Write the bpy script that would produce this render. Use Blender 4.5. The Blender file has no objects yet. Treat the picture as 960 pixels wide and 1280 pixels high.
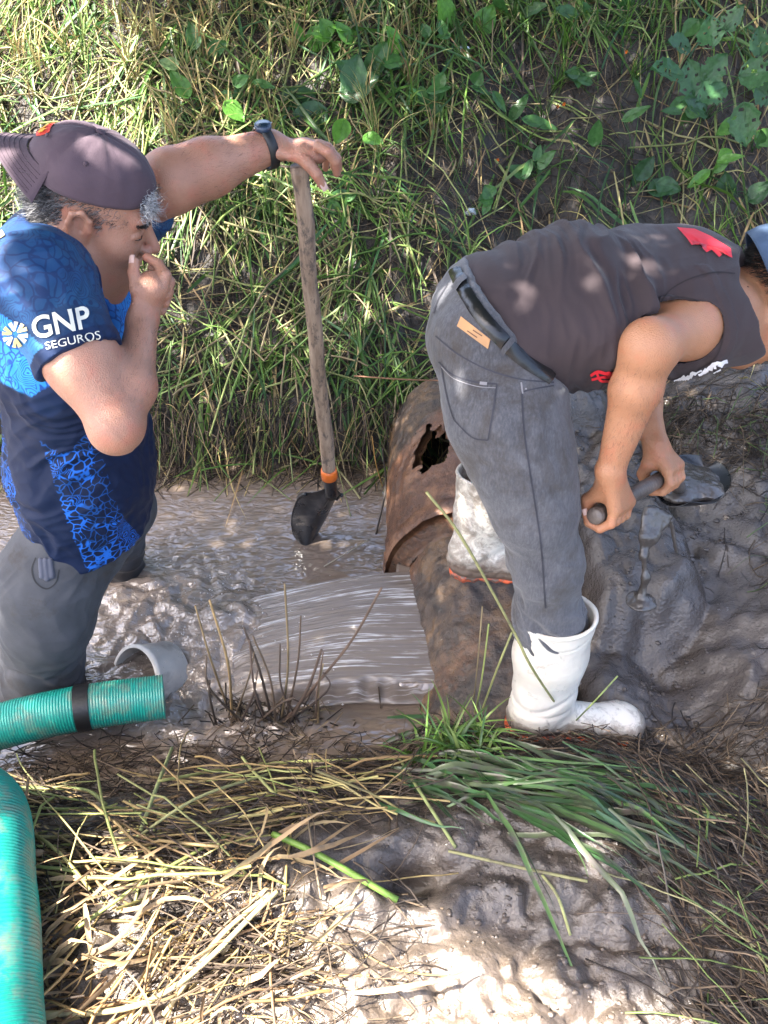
import bpy, math, random, time
import numpy as np
from mathutils import Vector
from mathutils.bvhtree import BVHTree
T0=time.time()
random.seed(7); RS=np.random.RandomState(11)
SC=bpy.context.scene; COL=SC.collection
f32=np.float32
# ------------------------------------------------------------------ camera
CH=1.7; TH=math.radians(40); cT,sT=math.cos(TH),math.sin(TH)
CAM=np.array([0,0,CH])
def ray(px,py):
    a=(px-480)/960; b=(640-py)/960
    return np.array([a,cT+b*sT,-sT+b*cT])
def U(px,py,Y):
    d=ray(px,py); return CAM+d*(Y/d[1])
def Uz(px,py,z):
    d=ray(px,py); return CAM+d*((z-CH)/d[2])
def pxr(p,r):                      # size in metres of r photo pixels at p
    d=(p[1])*cT+(CH-p[2])*sT; return r*d/960
cd=bpy.data.cameras.new('camera'); cam=bpy.data.objects.new('camera',cd); COL.objects.link(cam)
cam.location=(0,0,CH); cam.rotation_euler=(math.radians(90)-TH,0,0)
cd.sensor_fit='VERTICAL'; cd.sensor_height=24; cd.lens=24*960/1280; cd.clip_start=.02; cd.clip_end=2000
SC.camera=cam
# ------------------------------------------------------------------ noise
_perm=np.random.RandomState(3).permutation(512).astype(np.int32)
_perm=np.concatenate([_perm,_perm])
_g=np.random.RandomState(5).normal(size=(512,3)); _g/=np.linalg.norm(_g,axis=1)[:,None]
def pn(x,y,z=0.0):
    x,y,z=np.broadcast_arrays(np.asarray(x,float),np.asarray(y,float),np.asarray(z,float))
    xi=np.floor(x).astype(np.int64); yi=np.floor(y).astype(np.int64); zi=np.floor(z).astype(np.int64)
    xf=x-xi; yf=y-yi; zf=z-zi
    u=xf*xf*(3-2*xf); v=yf*yf*(3-2*yf); w=zf*zf*(3-2*zf)
    xi&=255; yi&=255; zi&=255
    def gr(i,j,k,a,b,c):
        h=_perm[_perm[_perm[(xi+i)&255]+((yi+j)&255)&511]+((zi+k)&255)&511]
        g=_g[h]; return g[...,0]*a+g[...,1]*b+g[...,2]*c
    L=lambda a,b,t:a+(b-a)*t
    x0=L(gr(0,0,0,xf,yf,zf),gr(1,0,0,xf-1,yf,zf),u); x1=L(gr(0,1,0,xf,yf-1,zf),gr(1,1,0,xf-1,yf-1,zf),u)
    x2=L(gr(0,0,1,xf,yf,zf-1),gr(1,0,1,xf-1,yf,zf-1),u); x3=L(gr(0,1,1,xf,yf-1,zf-1),gr(1,1,1,xf-1,yf-1,zf-1),u)
    return L(L(x0,x1,v),L(x2,x3,v),w)*1.6
def fbm(x,y,z=0.0,o=4,g=.5):
    s=0;a=1;f=1
    for i in range(o):
        s=s+a*pn(x*f+i*17.3,y*f-i*9.1,z*f); a*=g; f*=2.03
    return s
def ss(a,b,x):
    t=np.clip((x-a)/(b-a),0,1); return t*t*(3-2*t)
def bump(x,y,cx,cy,rx,ry): return np.exp(-(((x-cx)/rx)**2+((y-cy)/ry)**2))
# ------------------------------------------------------------------ objects
def tag(o,label=None,cat=None,group=None,kind=None):
    if label:o['label']=label
    if cat:o['category']=cat
    if group:o['group']=group
    if kind:o['kind']=kind
    return o
def empty(name,loc,label,cat,group=None):
    o=bpy.data.objects.new(name,None); COL.objects.link(o); o.location=Vector([float(v) for v in loc]); o.empty_display_size=.1
    return tag(o,label,cat,group)
def wloc(o):
    v=np.zeros(3)
    while o is not None:
        v=v+np.array(o.location); o=o.parent
    return v
def mesh(name,V,F,mat,parent=None,smooth=True,attrs=None,cols=None,origin=None,mats=None,mi=None):
    """V world-space vertices; F (n,k) array or list of arrays of faces"""
    V=np.asarray(V,float)
    off=wloc(parent) if parent is not None else (np.zeros(3) if origin is None else np.asarray(origin,float))
    me=bpy.data.meshes.new(name)
    if not isinstance(F,list): F=[F]
    F=[np.asarray(q,np.int32) for q in F if len(q)]
    me.vertices.add(len(V)); me.vertices.foreach_set('co',(V-off).astype(f32).ravel())
    nl=sum(q.size for q in F); nf=sum(len(q) for q in F)
    me.loops.add(nl); me.polygons.add(nf)
    me.loops.foreach_set('vertex_index',np.concatenate([q.ravel() for q in F]))
    tot=np.concatenate([np.full(len(q),q.shape[1],np.int32) for q in F])
    st=np.concatenate([[0],np.cumsum(tot)[:-1]]).astype(np.int32)
    me.polygons.foreach_set('loop_start',st); me.polygons.foreach_set('loop_total',tot)
    if mi is not None: me.polygons.foreach_set('material_index',np.asarray(mi,np.int32))
    me.update(calc_edges=True); 
    me.polygons.foreach_set('use_smooth',np.full(nf,bool(smooth)))
    if cols is not None:
        a=me.color_attributes.new('Col','FLOAT_COLOR','POINT')
        c=np.ones((len(V),4),f32); c[:,:3]=cols; a.data.foreach_set('color',c.ravel())
    for k,v in (attrs or {}).items():
        a=me.attributes.new(k,'FLOAT','POINT'); a.data.foreach_set('value',np.asarray(v,f32))
    for m in (mats or [mat]): me.materials.append(m)
    o=bpy.data.objects.new(name,me); COL.objects.link(o)
    if parent is not None: o.parent=parent
    elif origin is not None: o.location=Vector([float(v) for v in origin])
    return o
def grid_faces(nu,nv,wrap_v=False):
    i=np.arange(nu-1)[:,None]; j=np.arange(nv if wrap_v else nv-1)[None,:]
    a=i*nv+j; b=i*nv+(j+1)%nv
    return np.stack([a+0*j,b+0*i,b+nv,a+nv],-1).reshape(-1,4)
def nrm(v): v=np.asarray(v,float); return v/(np.linalg.norm(v,axis=-1,keepdims=True)+1e-12)
def smooth_path(P,n):
    P=np.asarray(P,float)
    if len(P)==2:
        t=np.linspace(0,1,n)[:,None]; return P[0]*(1-t)+P[1]*t
    Q=np.vstack([2*P[0]-P[1],P,2*P[-1]-P[-2]]); out=[]
    for t in np.linspace(0,len(P)-1-1e-9,n):
        i=int(t); u=t-i; p0,p1,p2,p3=Q[i:i+4]
        out.append(.5*((2*p1)+(-p0+p2)*u+(2*p0-5*p1+4*p2-p3)*u*u+(-p0+3*p1-3*p2+p3)*u**3))
    return np.array(out)
def tube(P,R,ns=8,cap=True,n=None,ell=1.0,up=(0,0,1)):
    """tube along path; returns V,F"""
    P=np.asarray(P,float)
    if n: 
        R=np.interp(np.linspace(0,1,n),np.linspace(0,1,len(np.atleast_1d(R))),np.atleast_1d(R)) if np.ndim(R) else R
        P=smooth_path(P,n)
    R=np.broadcast_to(R,(len(P),)).astype(float)
    Tn=nrm(np.gradient(P,axis=0)); up=np.array(up,float)
    A=np.zeros_like(P); a0=np.cross(Tn[0],up)
    if np.linalg.norm(a0)<.2: a0=np.cross(Tn[0],[1,.1,0])
    for i in range(len(P)):
        a0=a0-Tn[i]*(a0@Tn[i]); a0=a0/(np.linalg.norm(a0)+1e-12); A[i]=a0
    B=np.cross(A,Tn)
    th=np.arange(ns)/ns*2*np.pi
    V=P[:,None]+R[:,None,None]*(np.cos(th)[None,:,None]*A[:,None]+ell*np.sin(th)[None,:,None]*B[:,None])
    V=V.reshape(-1,3); F=[grid_faces(len(P),ns,True)]
    if cap:
        m=len(V); V=np.vstack([V,P[0],P[-1]]); k=np.arange(ns)
        F.append(np.stack([np.full(ns,m),(k+1)%ns,k],1)); e=(len(P)-1)*ns
        F.append(np.stack([np.full(ns,m+1),e+k,e+(k+1)%ns],1))
    return V,F
class MB:
    def __init__(s): s.V=[];s.F=[];s.C=[];s.n=0
    def add(s,V,F,c=None):
        if not isinstance(F,list):F=[F]
        s.F+= [np.asarray(q)+s.n for q in F if len(q)]; s.V.append(np.asarray(V,float)); s.n+=len(V)
        s.C.append(np.broadcast_to(np.array(c if c is not None else (1,1,1),float),(len(V),3)))
        return s
    def tube(s,P,R,c=None,**k): V,F=tube(P,R,**k); return s.add(V,F,c)
    def build(s,name,mat,parent=None,**k):
        by={}
        for q in s.F: by.setdefault(q.shape[1],[]).append(q)
        return mesh(name,np.vstack(s.V),[np.vstack(v) for v in by.values()],mat,parent,cols=np.vstack(s.C),**k)
# ------------------------------------------------------------------ materials
def newmat(name):
    m=bpy.data.materials.new(name); m.use_nodes=True; nt=m.node_tree; nt.nodes.clear()
    o=nt.nodes.new('ShaderNodeOutputMaterial'); b=nt.nodes.new('ShaderNodeBsdfPrincipled'); nt.links.new(b.outputs[0],o.inputs[0])
    return m,nt,b,o
class NB:
    def __init__(s,nt): s.nt=nt
    def n(s,t,**k):
        x=s.nt.nodes.new(t)
        for a,v in k.items(): setattr(x,a,v)
        return x
    def link(s,a,b): s.nt.links.new(a,b)
    def put(s,sock,v):
        if isinstance(v,bpy.types.NodeSocket): s.link(v,sock)
        elif isinstance(v,(tuple,list)) and len(v)==3 and sock.type=='RGBA': sock.default_value=(*v,1)
        else: sock.default_value=v
    def coord(s,kind='Object'): return s.n('ShaderNodeTexCoord').outputs[kind]
    def map(s,v,scale=(1,1,1),rot=(0,0,0)):
        m=s.n('ShaderNodeMapping'); s.link(v,m.inputs[0]); m.inputs['Scale'].default_value=scale; m.inputs['Rotation'].default_value=rot; return m.outputs[0]
    def noise(s,vec,scale,detail=4,rough=.55,dist=0,out='Fac'):
        x=s.n('ShaderNodeTexNoise'); s.link(vec,x.inputs['Vector']); x.inputs['Scale'].default_value=scale; x.inputs['Detail'].default_value=detail
        x.inputs['Roughness'].default_value=rough; x.inputs['Distortion'].default_value=dist; return x.outputs[out]
    def vor(s,vec,scale,feature='F1',out='Distance',rand=1):
        x=s.n('ShaderNodeTexVoronoi',feature=feature); s.link(vec,x.inputs['Vector']); x.inputs['Scale'].default_value=scale; x.inputs['Randomness'].default_value=rand; return x.outputs[out]
    def ramp(s,fac,stops,interp='LINEAR'):
        r=s.n('ShaderNodeValToRGB'); s.link(fac,r.inputs[0]); cr=r.color_ramp; cr.interpolation=interp
        while len(cr.elements)<len(stops): cr.elements.new(.5)
        for e,(p,c) in zip(cr.elements,stops):
            e.position=p; e.color=(c,c,c,1) if np.isscalar(c) else (*c,1)
        return r.outputs[0]
    def math(s,op,a,b=0.0,c=0.0):
        m=s.n('ShaderNodeMath',operation=op); s.put(m.inputs[0],a); s.put(m.inputs[1],b); s.put(m.inputs[2],c); return m.outputs[0]
    def mix(s,fac,a,b,blend='MIX'):
        m=s.n('ShaderNodeMix',data_type='RGBA',blend_type=blend); s.put(m.inputs[0],fac); s.put(m.inputs[6],a); s.put(m.inputs[7],b); return m.outputs[2]
    def attr(s,name,out='Fac'):
        a=s.n('ShaderNodeAttribute',attribute_name=name); return a.outputs[out]
    def bump(s,h,strength=.5,dist=.01,nrm=None):
        b=s.n('ShaderNodeBump'); b.inputs['Strength'].default_value=strength; b.inputs['Distance'].default_value=dist; s.link(h,b.inputs['Height'])
        if nrm is not None: s.link(nrm,b.inputs['Normal'])
        return b.outputs[0]
def simple(name,col,rough=.5,var=.25,scale=20,bscale=60,bstr=.3,bdist=.003,metal=0,spec=.5,dirt=None,dscale=8,dlo=.5,dhi=.65,coat=0):
    m,nt,b,o=newmat(name); B=NB(nt); v=B.coord()
    n=B.noise(v,scale,5)
    lo=tuple(max(0,c*(1-var)) for c in col); hi=tuple(min(1,c*(1+var)) for c in col)
    c=B.ramp(n,[(.3,lo),(.7,hi)])
    r=B.math('MULTIPLY_ADD',n,.25,rough-.12)
    if dirt is not None:
        d=B.ramp(B.noise(v,dscale,7,.65,.4),[(dlo,0),(dhi,1)])
        c=B.mix(d,c,dirt); 
    B.put(b.inputs['Base Color'],c); B.put(b.inputs['Roughness'],r)
    b.inputs['Metallic'].default_value=metal; b.inputs['Specular IOR Level'].default_value=spec; b.inputs['Coat Weight'].default_value=coat
    B.put(b.inputs['Normal'],B.bump(B.noise(v,bscale,6,.6),bstr,bdist))
    return m
def colmat(name,rough=.6,trans=0.0,bstr=.2,bscale=150,dirt=None,spec=.4,dlo=.5,dhi=.7,var=.25,dscale=15):
    m,nt,b,o=newmat(name); B=NB(nt); v=B.coord()
    c=B.attr('Col','Color'); n=B.noise(v,40,4)
    c=B.mix(1.0,c,B.ramp(n,[(.3,1-var),(.7,1.0)]),'MULTIPLY')
    if dirt is not None: c=B.mix(B.ramp(B.noise(v,dscale,6,.65),[(dlo,0),(dhi,1)]),c,dirt)
    B.put(b.inputs['Base Color'],c); b.inputs['Roughness'].default_value=rough; b.inputs['Specular IOR Level'].default_value=spec
    B.put(b.inputs['Normal'],B.bump(B.noise(v,bscale,3),bstr,.002))
    if trans>0:
        t=B.n('ShaderNodeBsdfTranslucent'); B.put(t.inputs[0],c); x=B.n('ShaderNodeMixShader'); x.inputs[0].default_value=trans
        B.link(b.outputs[0],x.inputs[1]); B.link(t.outputs[0],x.inputs[2]); B.link(x.outputs[0],o.inputs[0])
    return m
# ------------------------------------------------------------------ light
SUN=nrm(np.array([-.50,-.16,.85]))
sl=bpy.data.lights.new('sun','SUN'); so=bpy.data.objects.new('sun',sl); COL.objects.link(so)
sl.energy=5.0; sl.angle=math.radians(.5); sl.color=(1,.955,.88)
so.rotation_euler=Vector([float(v) for v in SUN]).to_track_quat('Z','Y').to_euler(); so.location=(-4,-2,8)
W=bpy.data.worlds.new('World'); SC.world=W; W.use_nodes=True; wn=W.node_tree
sky=wn.nodes.new('ShaderNodeTexSky'); sky.sky_type='NISHITA'; sky.sun_disc=False; sky.dust_density=4.0; sky.ozone_density=0.0; sky.air_density=.75
sky.sun_elevation=math.asin(SUN[2]); sky.sun_rotation=math.atan2(SUN[0],SUN[1])
bg=wn.nodes['Background']; bg.inputs[1].default_value=.15; wn.links.new(sky.outputs[0],bg.inputs[0])
SC.view_settings.view_transform='Standard'; SC.view_settings.look='None'; SC.view_settings.gamma=1; SC.view_settings.use_curve_mapping=False
SC.view_settings.exposure=2.75
# ------------------------------------------------------------------ terrain
def hbase(x,y):
    n1=fbm(x*1.7,y*1.7,.3,3)
    e=2.20+.06*pn(x*3,1.7)+.03*pn(x*9,4.2)+.32*ss(.05,.7,x)
    bank=.16*ss(0,.13,y-e)+.70*np.maximum(0,y-e-.12)*(1+.35*ss(.6,1.8,x)*ss(2.9,3.6,y))
    bank=bank+ss(0,.5,y-e)*(.07*n1)
    floor=-.30+(.40)*ss(.34,.56,x)
    floor=floor+.10*ss(.65,1.25,x)+.26*bump(x,y,1.25,2.15,.42,.45)+.10*bump(x,y,1.15,1.25,.3,.35)
    floor=floor-.07*bump(x,y,.75,1.22,.10,.4)
    bl=ss(-.03,.20,y-e)
    z=floor*(1-bl)+(bank+.1*ss(.1,.6,x))*bl
    z=np.maximum(z,-.3+.70*ss(.12,.34,x+.03*pn(x*9,y*9,3.))*ss(1.95,2.22,y)*ss(2.9,2.3,y)*ss(1.3,.6,x))
    z=np.maximum(z,-.3+.56*ss(.44,.60,x+.04*pn(x*5,y*5,9.))*ss(1.15,.80,x)*ss(1.05,1.5,y)*ss(2.8,2.1,y))
    yn=1.04+.03*pn(x*4,8.8)+.05*bump(x,0,.0,0,.25,1)-.03*ss(.3,.9,x)+.13*ss(.04,.16,x)*ss(.9,.5,x)
    nb=.10*ss(0,.16,yn-y)+.16*ss(.05,.45,yn-y)+.03*fbm(x*4,y*4,5.,2)
    bn=ss(-.06,.10,yn-y)
    z=z*(1-bn)+np.maximum(nb+.02,z*0+.0)*bn
    z=z-.11*bump(x,y,.05,.67,.08,.035)-.045*bump(x,y,.19,.57,.075,.05)
    return z
def hdet(x,y):
    wx=x+.02*pn(x*14,y*14,2.); wy=y+.02*pn(x*14,y*14,7.)
    cl=np.abs(pn(wx*11,wy*11,1.))*.030+np.abs(pn(wx*26,wy*26,3.))*.015+np.abs(pn(wx*60,wy*60,4.))*.006
    near=ss(1.0,.75,y); sun=ss(.75,.4,y)
    mudr=ss(.1,.4,x)*ss(2.6,2.3,y)*ss(.9,1.1,y)
    amp=.55+.5*near+.6*sun*ss(-.5,0,x)+.55*mudr
    pud=bump(x,y,.19,.57,.065,.045)
    amp=amp*(1-.9*pud)*(1-.35*ss(.25,.6,x)*ss(1.2,.9,x)*ss(1.0,1.2,y)*ss(1.6,1.4,y))
    gul=mudr*.010*np.sin((x*38+4*pn(x*3,y*5,1.)*2+y*6))*ss(.5,.7,x)*ss(1.2,1.0,x)
    ft=-.035*bump(x,y,.78,1.02,.06,.035)-.03*bump(x,y,.95,1.45,.05,.07)-.03*bump(x,y,.72,1.38,.06,.04)+.02*fbm(x*7,y*7,2.,3)*mudr
    cd=ss(.78,.5,y)*ss(-.35,-.05,x)*(1-pud); cl=cl+cd*(.018*np.maximum(0,.35-np.abs(pn(wx*17,wy*17,8.)))+.012*np.maximum(0,.3-np.abs(pn(wx*38,wy*38,6.))))
    return (cl-.018)*amp+gul+ft
xs=np.concatenate([-np.geomspace(250,2.7,22),np.arange(-2.65,-1.1,.0115),np.arange(-1.1,1.3,.0078),np.arange(1.3,2.66,.0115),np.geomspace(2.7,250,22)])
ys=np.concatenate([-np.geomspace(250,.5,20)[:-1],np.arange(-.5,.3,.02),np.arange(.3,1.2,.0065),np.arange(1.2,4.4,.0115),np.geomspace(4.42,250,26)])
GX,GY=np.meshgrid(xs,ys,indexing='ij')
def hfar(x,y,z):
    r=np.maximum(np.abs(x)-2.6,0)+np.maximum(y-4.3,0)+np.maximum(-.4-y,0)
    cap=1.75+.02*np.minimum(y,60); zz=np.minimum(z,cap)
    return zz
GZ=hfar(GX,GY,hbase(GX,GY))
inn=(np.abs(GX)<2.7)&(GY>-.5)&(GY<4.42)
GZ[inn]+=hdet(GX[inn],GY[inn])
def hgt(x,y):
    x=np.asarray(x,float);y=np.asarray(y,float)
    i=np.clip(np.searchsorted(xs,x)-1,0,len(xs)-2); j=np.clip(np.searchsorted(ys,y)-1,0,len(ys)-2)
    u=np.clip((x-xs[i])/(xs[i+1]-xs[i]),0,1); v=np.clip((y-ys[j])/(ys[j+1]-ys[j]),0,1)
    return (GZ[i,j]*(1-u)+GZ[i+1,j]*u)*(1-v)+(GZ[i,j+1]*(1-u)+GZ[i+1,j+1]*u)*v
def G(px,py,lift=0.):
    """point of the ground seen at a photo pixel"""
    d=ray(px,py); t=np.arange(.5,9,.01); P=CAM+d*t[:,None]
    k=np.argmax(P[:,2]<np.maximum(hgt(P[:,0],P[:,1]),-.001)+lift); return P[k]
m_mud,nt,b,o=newmat('mud'); B=NB(nt); v=B.coord()
wet=B.attr('wet'); n=B.noise(v,9,7,.62,.3); n2=B.noise(v,55,6,.65)
c=B.ramp(n,[(.25,(.022,.017,.014)),(.5,(.052,.042,.036)),(.75,(.095,.078,.067))])
c=B.mix(B.math('MULTIPLY',wet,.8),B.mix(.35,c,(.06,.042,.028)),B.mix(.6,c,(.088,.072,.062)))
c=B.mix(B.math('MULTIPLY',B.attr('dry'),.9),c,B.ramp(n2,[(.3,(.13,.098,.072)),(.7,(.21,.158,.118))]))  # sunlight on the mud painted in as a paler base colour
c=B.mix(B.math('MULTIPLY',B.attr('duff'),.85),c,B.ramp(n2,[(.35,(.010,.008,.006)),(.65,(.035,.026,.019))]))
B.put(b.inputs['Base Color'],c)
r=B.ramp(B.noise(v,14,6,.7),[(.35,.12),(.65,.42)]); r=B.math('ADD',r,B.math('MULTIPLY',B.attr('duff'),.5)); r=B.math('SUBTRACT',r,B.math('MULTIPLY',wet,.17))
B.put(b.inputs['Roughness'],r); b.inputs['Specular IOR Level'].default_value=.85
h=B.math('ADD',B.noise(v,70,8,.68,.2),B.math('MULTIPLY',B.vor(v,120),.25))
B.put(b.inputs['Normal'],B.bump(h,.5,.010))
V=np.stack([GX,GY,GZ],-1).reshape(-1,3)
wetA=(ss(.1,.3,GX)*ss(2.55,2.3,GY)*ss(.85,1.05,GY)*.8+bump(GX,GY,.19,.57,.09,.06)+.6*bump(GX,GY,-.05,.75,.15,.12)+.55*ss(.5,.62,GY)*ss(1.0,.9,GY)*ss(-.2,0,GX)).ravel()
sunPaleA=(ss(.62,.48,GY+.10*pn(GX*5,GY*5))*ss(-.9,-.5,GX)*ss(.5,.2,GX)).ravel()*.55  # mask of the painted sun patch at bottom left; the mud itself is the same
duffA=np.clip(ss(-.02,.08,GY-(2.20+.32*ss(.05,.7,GX)))+ss(1.06,1.0,GY)*ss(.92,1.0,GY)*.6,0,1).ravel()
mesh('ground',V,grid_faces(len(xs),len(ys))[:,::-1],m_mud,attrs={'wet':np.clip(wetA,0,1),'dry':np.clip(sunPaleA,0,1),'duff':duffA})['kind']='structure'
print('terrain',time.time()-T0)
# ------------------------------------------------------------------ water
def wamp(x,y):
    tur=bump(x,y,-.52,1.42,.26,.20)+.9*bump(x,y,-.72,1.62,.26,.16)+.8*bump(x,y,-.50,1.20,.2,.12)+.5*bump(x,y,-.3,1.15,.2,.1)
    return np.clip(tur,0,1.2)
wx=np.arange(-2.7,.62,.0062); wy=np.arange(.85,2.6,.0062); X,Y=np.meshgrid(wx,wy,indexing='ij')
A=wamp(X,Y); calm=ss(2.1,1.75,Y)
dx=X+.03*pn(X*5,Y*5,1.); dy=Y+.03*pn(X*5,Y*5,6.)
Zw=.0022*calm*pn(dx*16,dy*34,1.)+.0010*pn(dx*30,dy*60,2.)*(.3+calm)
r1=np.hypot(X+.26,Y-1.98); Zw+=.0012*np.cos(r1*150)*np.exp(-r1*9)
Zw+=A*(.030*np.abs(pn(dx*13,dy*15,3.))+.013*pn(dx*26,dy*30,5.)+.007*np.abs(pn(dx*50,dy*60,9.))+.002*pn(dx*110,dy*110,9.))-.03*bump(X,Y,-.50,1.25,.10,.08)
Zw+=.045*bump(X,Y,-.44,1.52,.13,.07)*(1+.5*pn(X*20,Y*20,3.))
inpipe=(X>.035)&(Y>1.25)&(Y<2.1); Zw[inpipe]+=.06
m_wat,nt,b,o=newmat('muddy_water'); B=NB(nt); v=B.coord()
fo=B.attr('foam'); n=B.noise(v,25,7,.7,.6)
c=B.ramp(B.noise(v,5,4),[(.3,(.140,.106,.083)),(.7,(.185,.143,.114))])
ff=B.ramp(B.math('MULTIPLY',fo,B.math('MULTIPLY',n,1.9)),[(.30,0),(.75,1)])
c=B.mix(B.math('MULTIPLY',ff,.75),c,(.25,.205,.168))
B.put(b.inputs['Base Color'],c); B.put(b.inputs['Roughness'],B.math('MULTIPLY_ADD',ff,.06,.05)); b.inputs['Specular IOR Level'].default_value=.9; b.inputs['IOR'].default_value=1.6
h=B.math('ADD',B.noise(B.map(v,(1,2.2,1)),13,1.6,.5,1.8),B.math('MULTIPLY',fo,B.noise(v,60,3,.6,.5)))
B.put(b.inputs['Normal'],B.bump(h,.30,.022))
V=np.stack([X,Y,Zw],-1).reshape(-1,3)
mesh('water',V,grid_faces(len(wx),len(wy))[:,::-1],m_wat,attrs={'foam':np.clip(A,0,1).ravel()})['kind']='structure'
# sheet of water pouring from the pipe
nu,nv=130,170
uu=np.linspace(0,1,nu)[:,None]; vv=np.linspace(0,1,nv)[None,:]
x=.135-.59*uu+.05*uu*vv*0
y=(1.23+.47*vv)+.010*pn(uu*3.3,4.4)*(1-vv)-uu**1.6*(.03+.06*vv)-.01*np.sin(uu*3.1)*vv
z=.010+.050*(1-uu**1.3)+.022*np.sin(np.pi*uu)+.010*np.exp(-((vv-.5)/.3)**2)*(1-uu)
q=vv*1.0+uu*.02*np.sin(6*vv)
ridge=np.zeros((nu,nv)); rr=np.random.RandomState(4)
for c0,w,a in [(.03,.012,1),(.12,.010,.5),(.19,.012,.9),(.28,.008,.5),(.36,.014,1),(.41,.007,.6),(.5,.012,.9),(.56,.007,.5),(.64,.013,.9),(.71,.006,.4),(.79,.011,.8),(.84,.006,.6),(.9,.010,1),(.95,.008,.9),(.985,.01,.8)]:
    cc=c0+.012*np.sin(uu*5+c0*20)+.006*pn(uu*9,c0*50)
    ridge+=.45*a*np.exp(-((q-cc)/w)**2)*(ss(1.0,.55,uu+.35*pn(uu*7,q*60+c0*9))*.7+.3)
st=pn(uu*4,q*70,2.)+.6*pn(uu*10,q*150,4.)
edge=ss(0,.10,vv+.03*pn(uu*16,7.7))*ss(1,.94,vv)
z=z+.0035*ridge+.0016*st*ss(0,.15,uu)+.003*pn(uu*25,q*40,8.)*ss(.3,1,uu)-.055*(1-edge)-.03*ss(.85,1,uu+.12*pn(vv*9,3.3))+0*q
V=np.stack([x,y,z],-1).reshape(-1,3)
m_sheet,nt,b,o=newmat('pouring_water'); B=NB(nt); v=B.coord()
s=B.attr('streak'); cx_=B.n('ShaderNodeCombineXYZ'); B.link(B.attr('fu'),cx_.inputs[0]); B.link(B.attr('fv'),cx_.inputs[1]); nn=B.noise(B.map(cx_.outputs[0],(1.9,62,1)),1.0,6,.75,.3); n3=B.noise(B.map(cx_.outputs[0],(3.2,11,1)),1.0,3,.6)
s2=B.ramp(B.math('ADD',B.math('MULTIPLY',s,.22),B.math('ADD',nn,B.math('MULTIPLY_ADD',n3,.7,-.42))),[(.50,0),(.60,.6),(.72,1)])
c=B.mix(B.math('MULTIPLY',s2,.85),B.ramp(nn,[(.3,(.13,.105,.088)),(.7,(.20,.168,.145))]),(.70,.71,.73))  # white streaks: aerated water plus sky highlights painted into the colour
B.put(b.inputs['Base Color'],c); b.inputs['Roughness'].default_value=.12; b.inputs['Specular IOR Level'].default_value=.9
B.put(b.inputs['Normal'],B.bump(nn,.5,.004))
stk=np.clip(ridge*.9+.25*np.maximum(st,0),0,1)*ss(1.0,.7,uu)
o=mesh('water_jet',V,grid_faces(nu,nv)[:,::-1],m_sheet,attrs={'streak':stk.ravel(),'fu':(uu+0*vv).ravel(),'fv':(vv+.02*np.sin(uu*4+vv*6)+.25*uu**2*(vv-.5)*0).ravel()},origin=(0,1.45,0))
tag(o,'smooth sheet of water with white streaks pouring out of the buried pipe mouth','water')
# splash droplets
mb=MB(); rs=np.random.RandomState(9)
oct_=np.array([[1,0,0],[-1,0,0],[0,1,0],[0,-1,0],[0,0,1],[0,0,-1]],float); of=np.array([[0,2,4],[2,1,4],[1,3,4],[3,0,4],[2,0,5],[1,2,5],[3,1,5],[0,3,5]])
for i in range(420):
    a=rs.rand()
    p=np.array([-.55+.17*rs.randn(),1.42+.14*rs.randn(),.015+abs(rs.randn())*.035]); r=.0012+.0025*rs.rand()**2
    mb.add(p+oct_*r*np.array([1,1,1.3]),of)
m_drop=simple('splash',(.45,.42,.4),.15,.1)
tag(mb.build('splash_drops',m_drop),'fine droplets thrown up where the water boils beside the hose','splash',kind='stuff')
# ------------------------------------------------------------------ big pipe
m_pipe,nt,b,o=newmat('rusty_pipe'); B=NB(nt); v=B.coord()
rust=B.attr('rust'); n=B.noise(v,14,8,.7,.5); n2=B.noise(v,60,6,.7)
cr=B.ramp(n,[(.3,(.045,.020,.011)),(.5,(.12,.050,.022)),(.62,(.22,.105,.050)),(.75,(.10,.07,.05))])
cm=B.ramp(B.noise(v,11,8,.72,.6),[(.35,(.016,.012,.010)),(.5,(.060,.038,.024)),(.62,(.14,.080,.036)),(.72,(.07,.055,.045))])
c=B.mix(B.ramp(B.math('ADD',rust,B.math('MULTIPLY_ADD',n2,.8,-.4)),[(.35,0),(.65,1)]),cm,cr)
B.put(b.inputs['Base Color'],c); B.put(b.inputs['Roughness'],B.ramp(n2,[(.3,.22),(.7,.55)])); b.inputs['Specular IOR Level'].default_value=.7
B.put(b.inputs['Normal'],B.bump(B.math('ADD',n2,n),.6,.012))
pipe=empty('drain_pipe',(.31,1.7,-.1),'large rusty brown pipe end crossing the ditch under the bending man','pipe')
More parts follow.
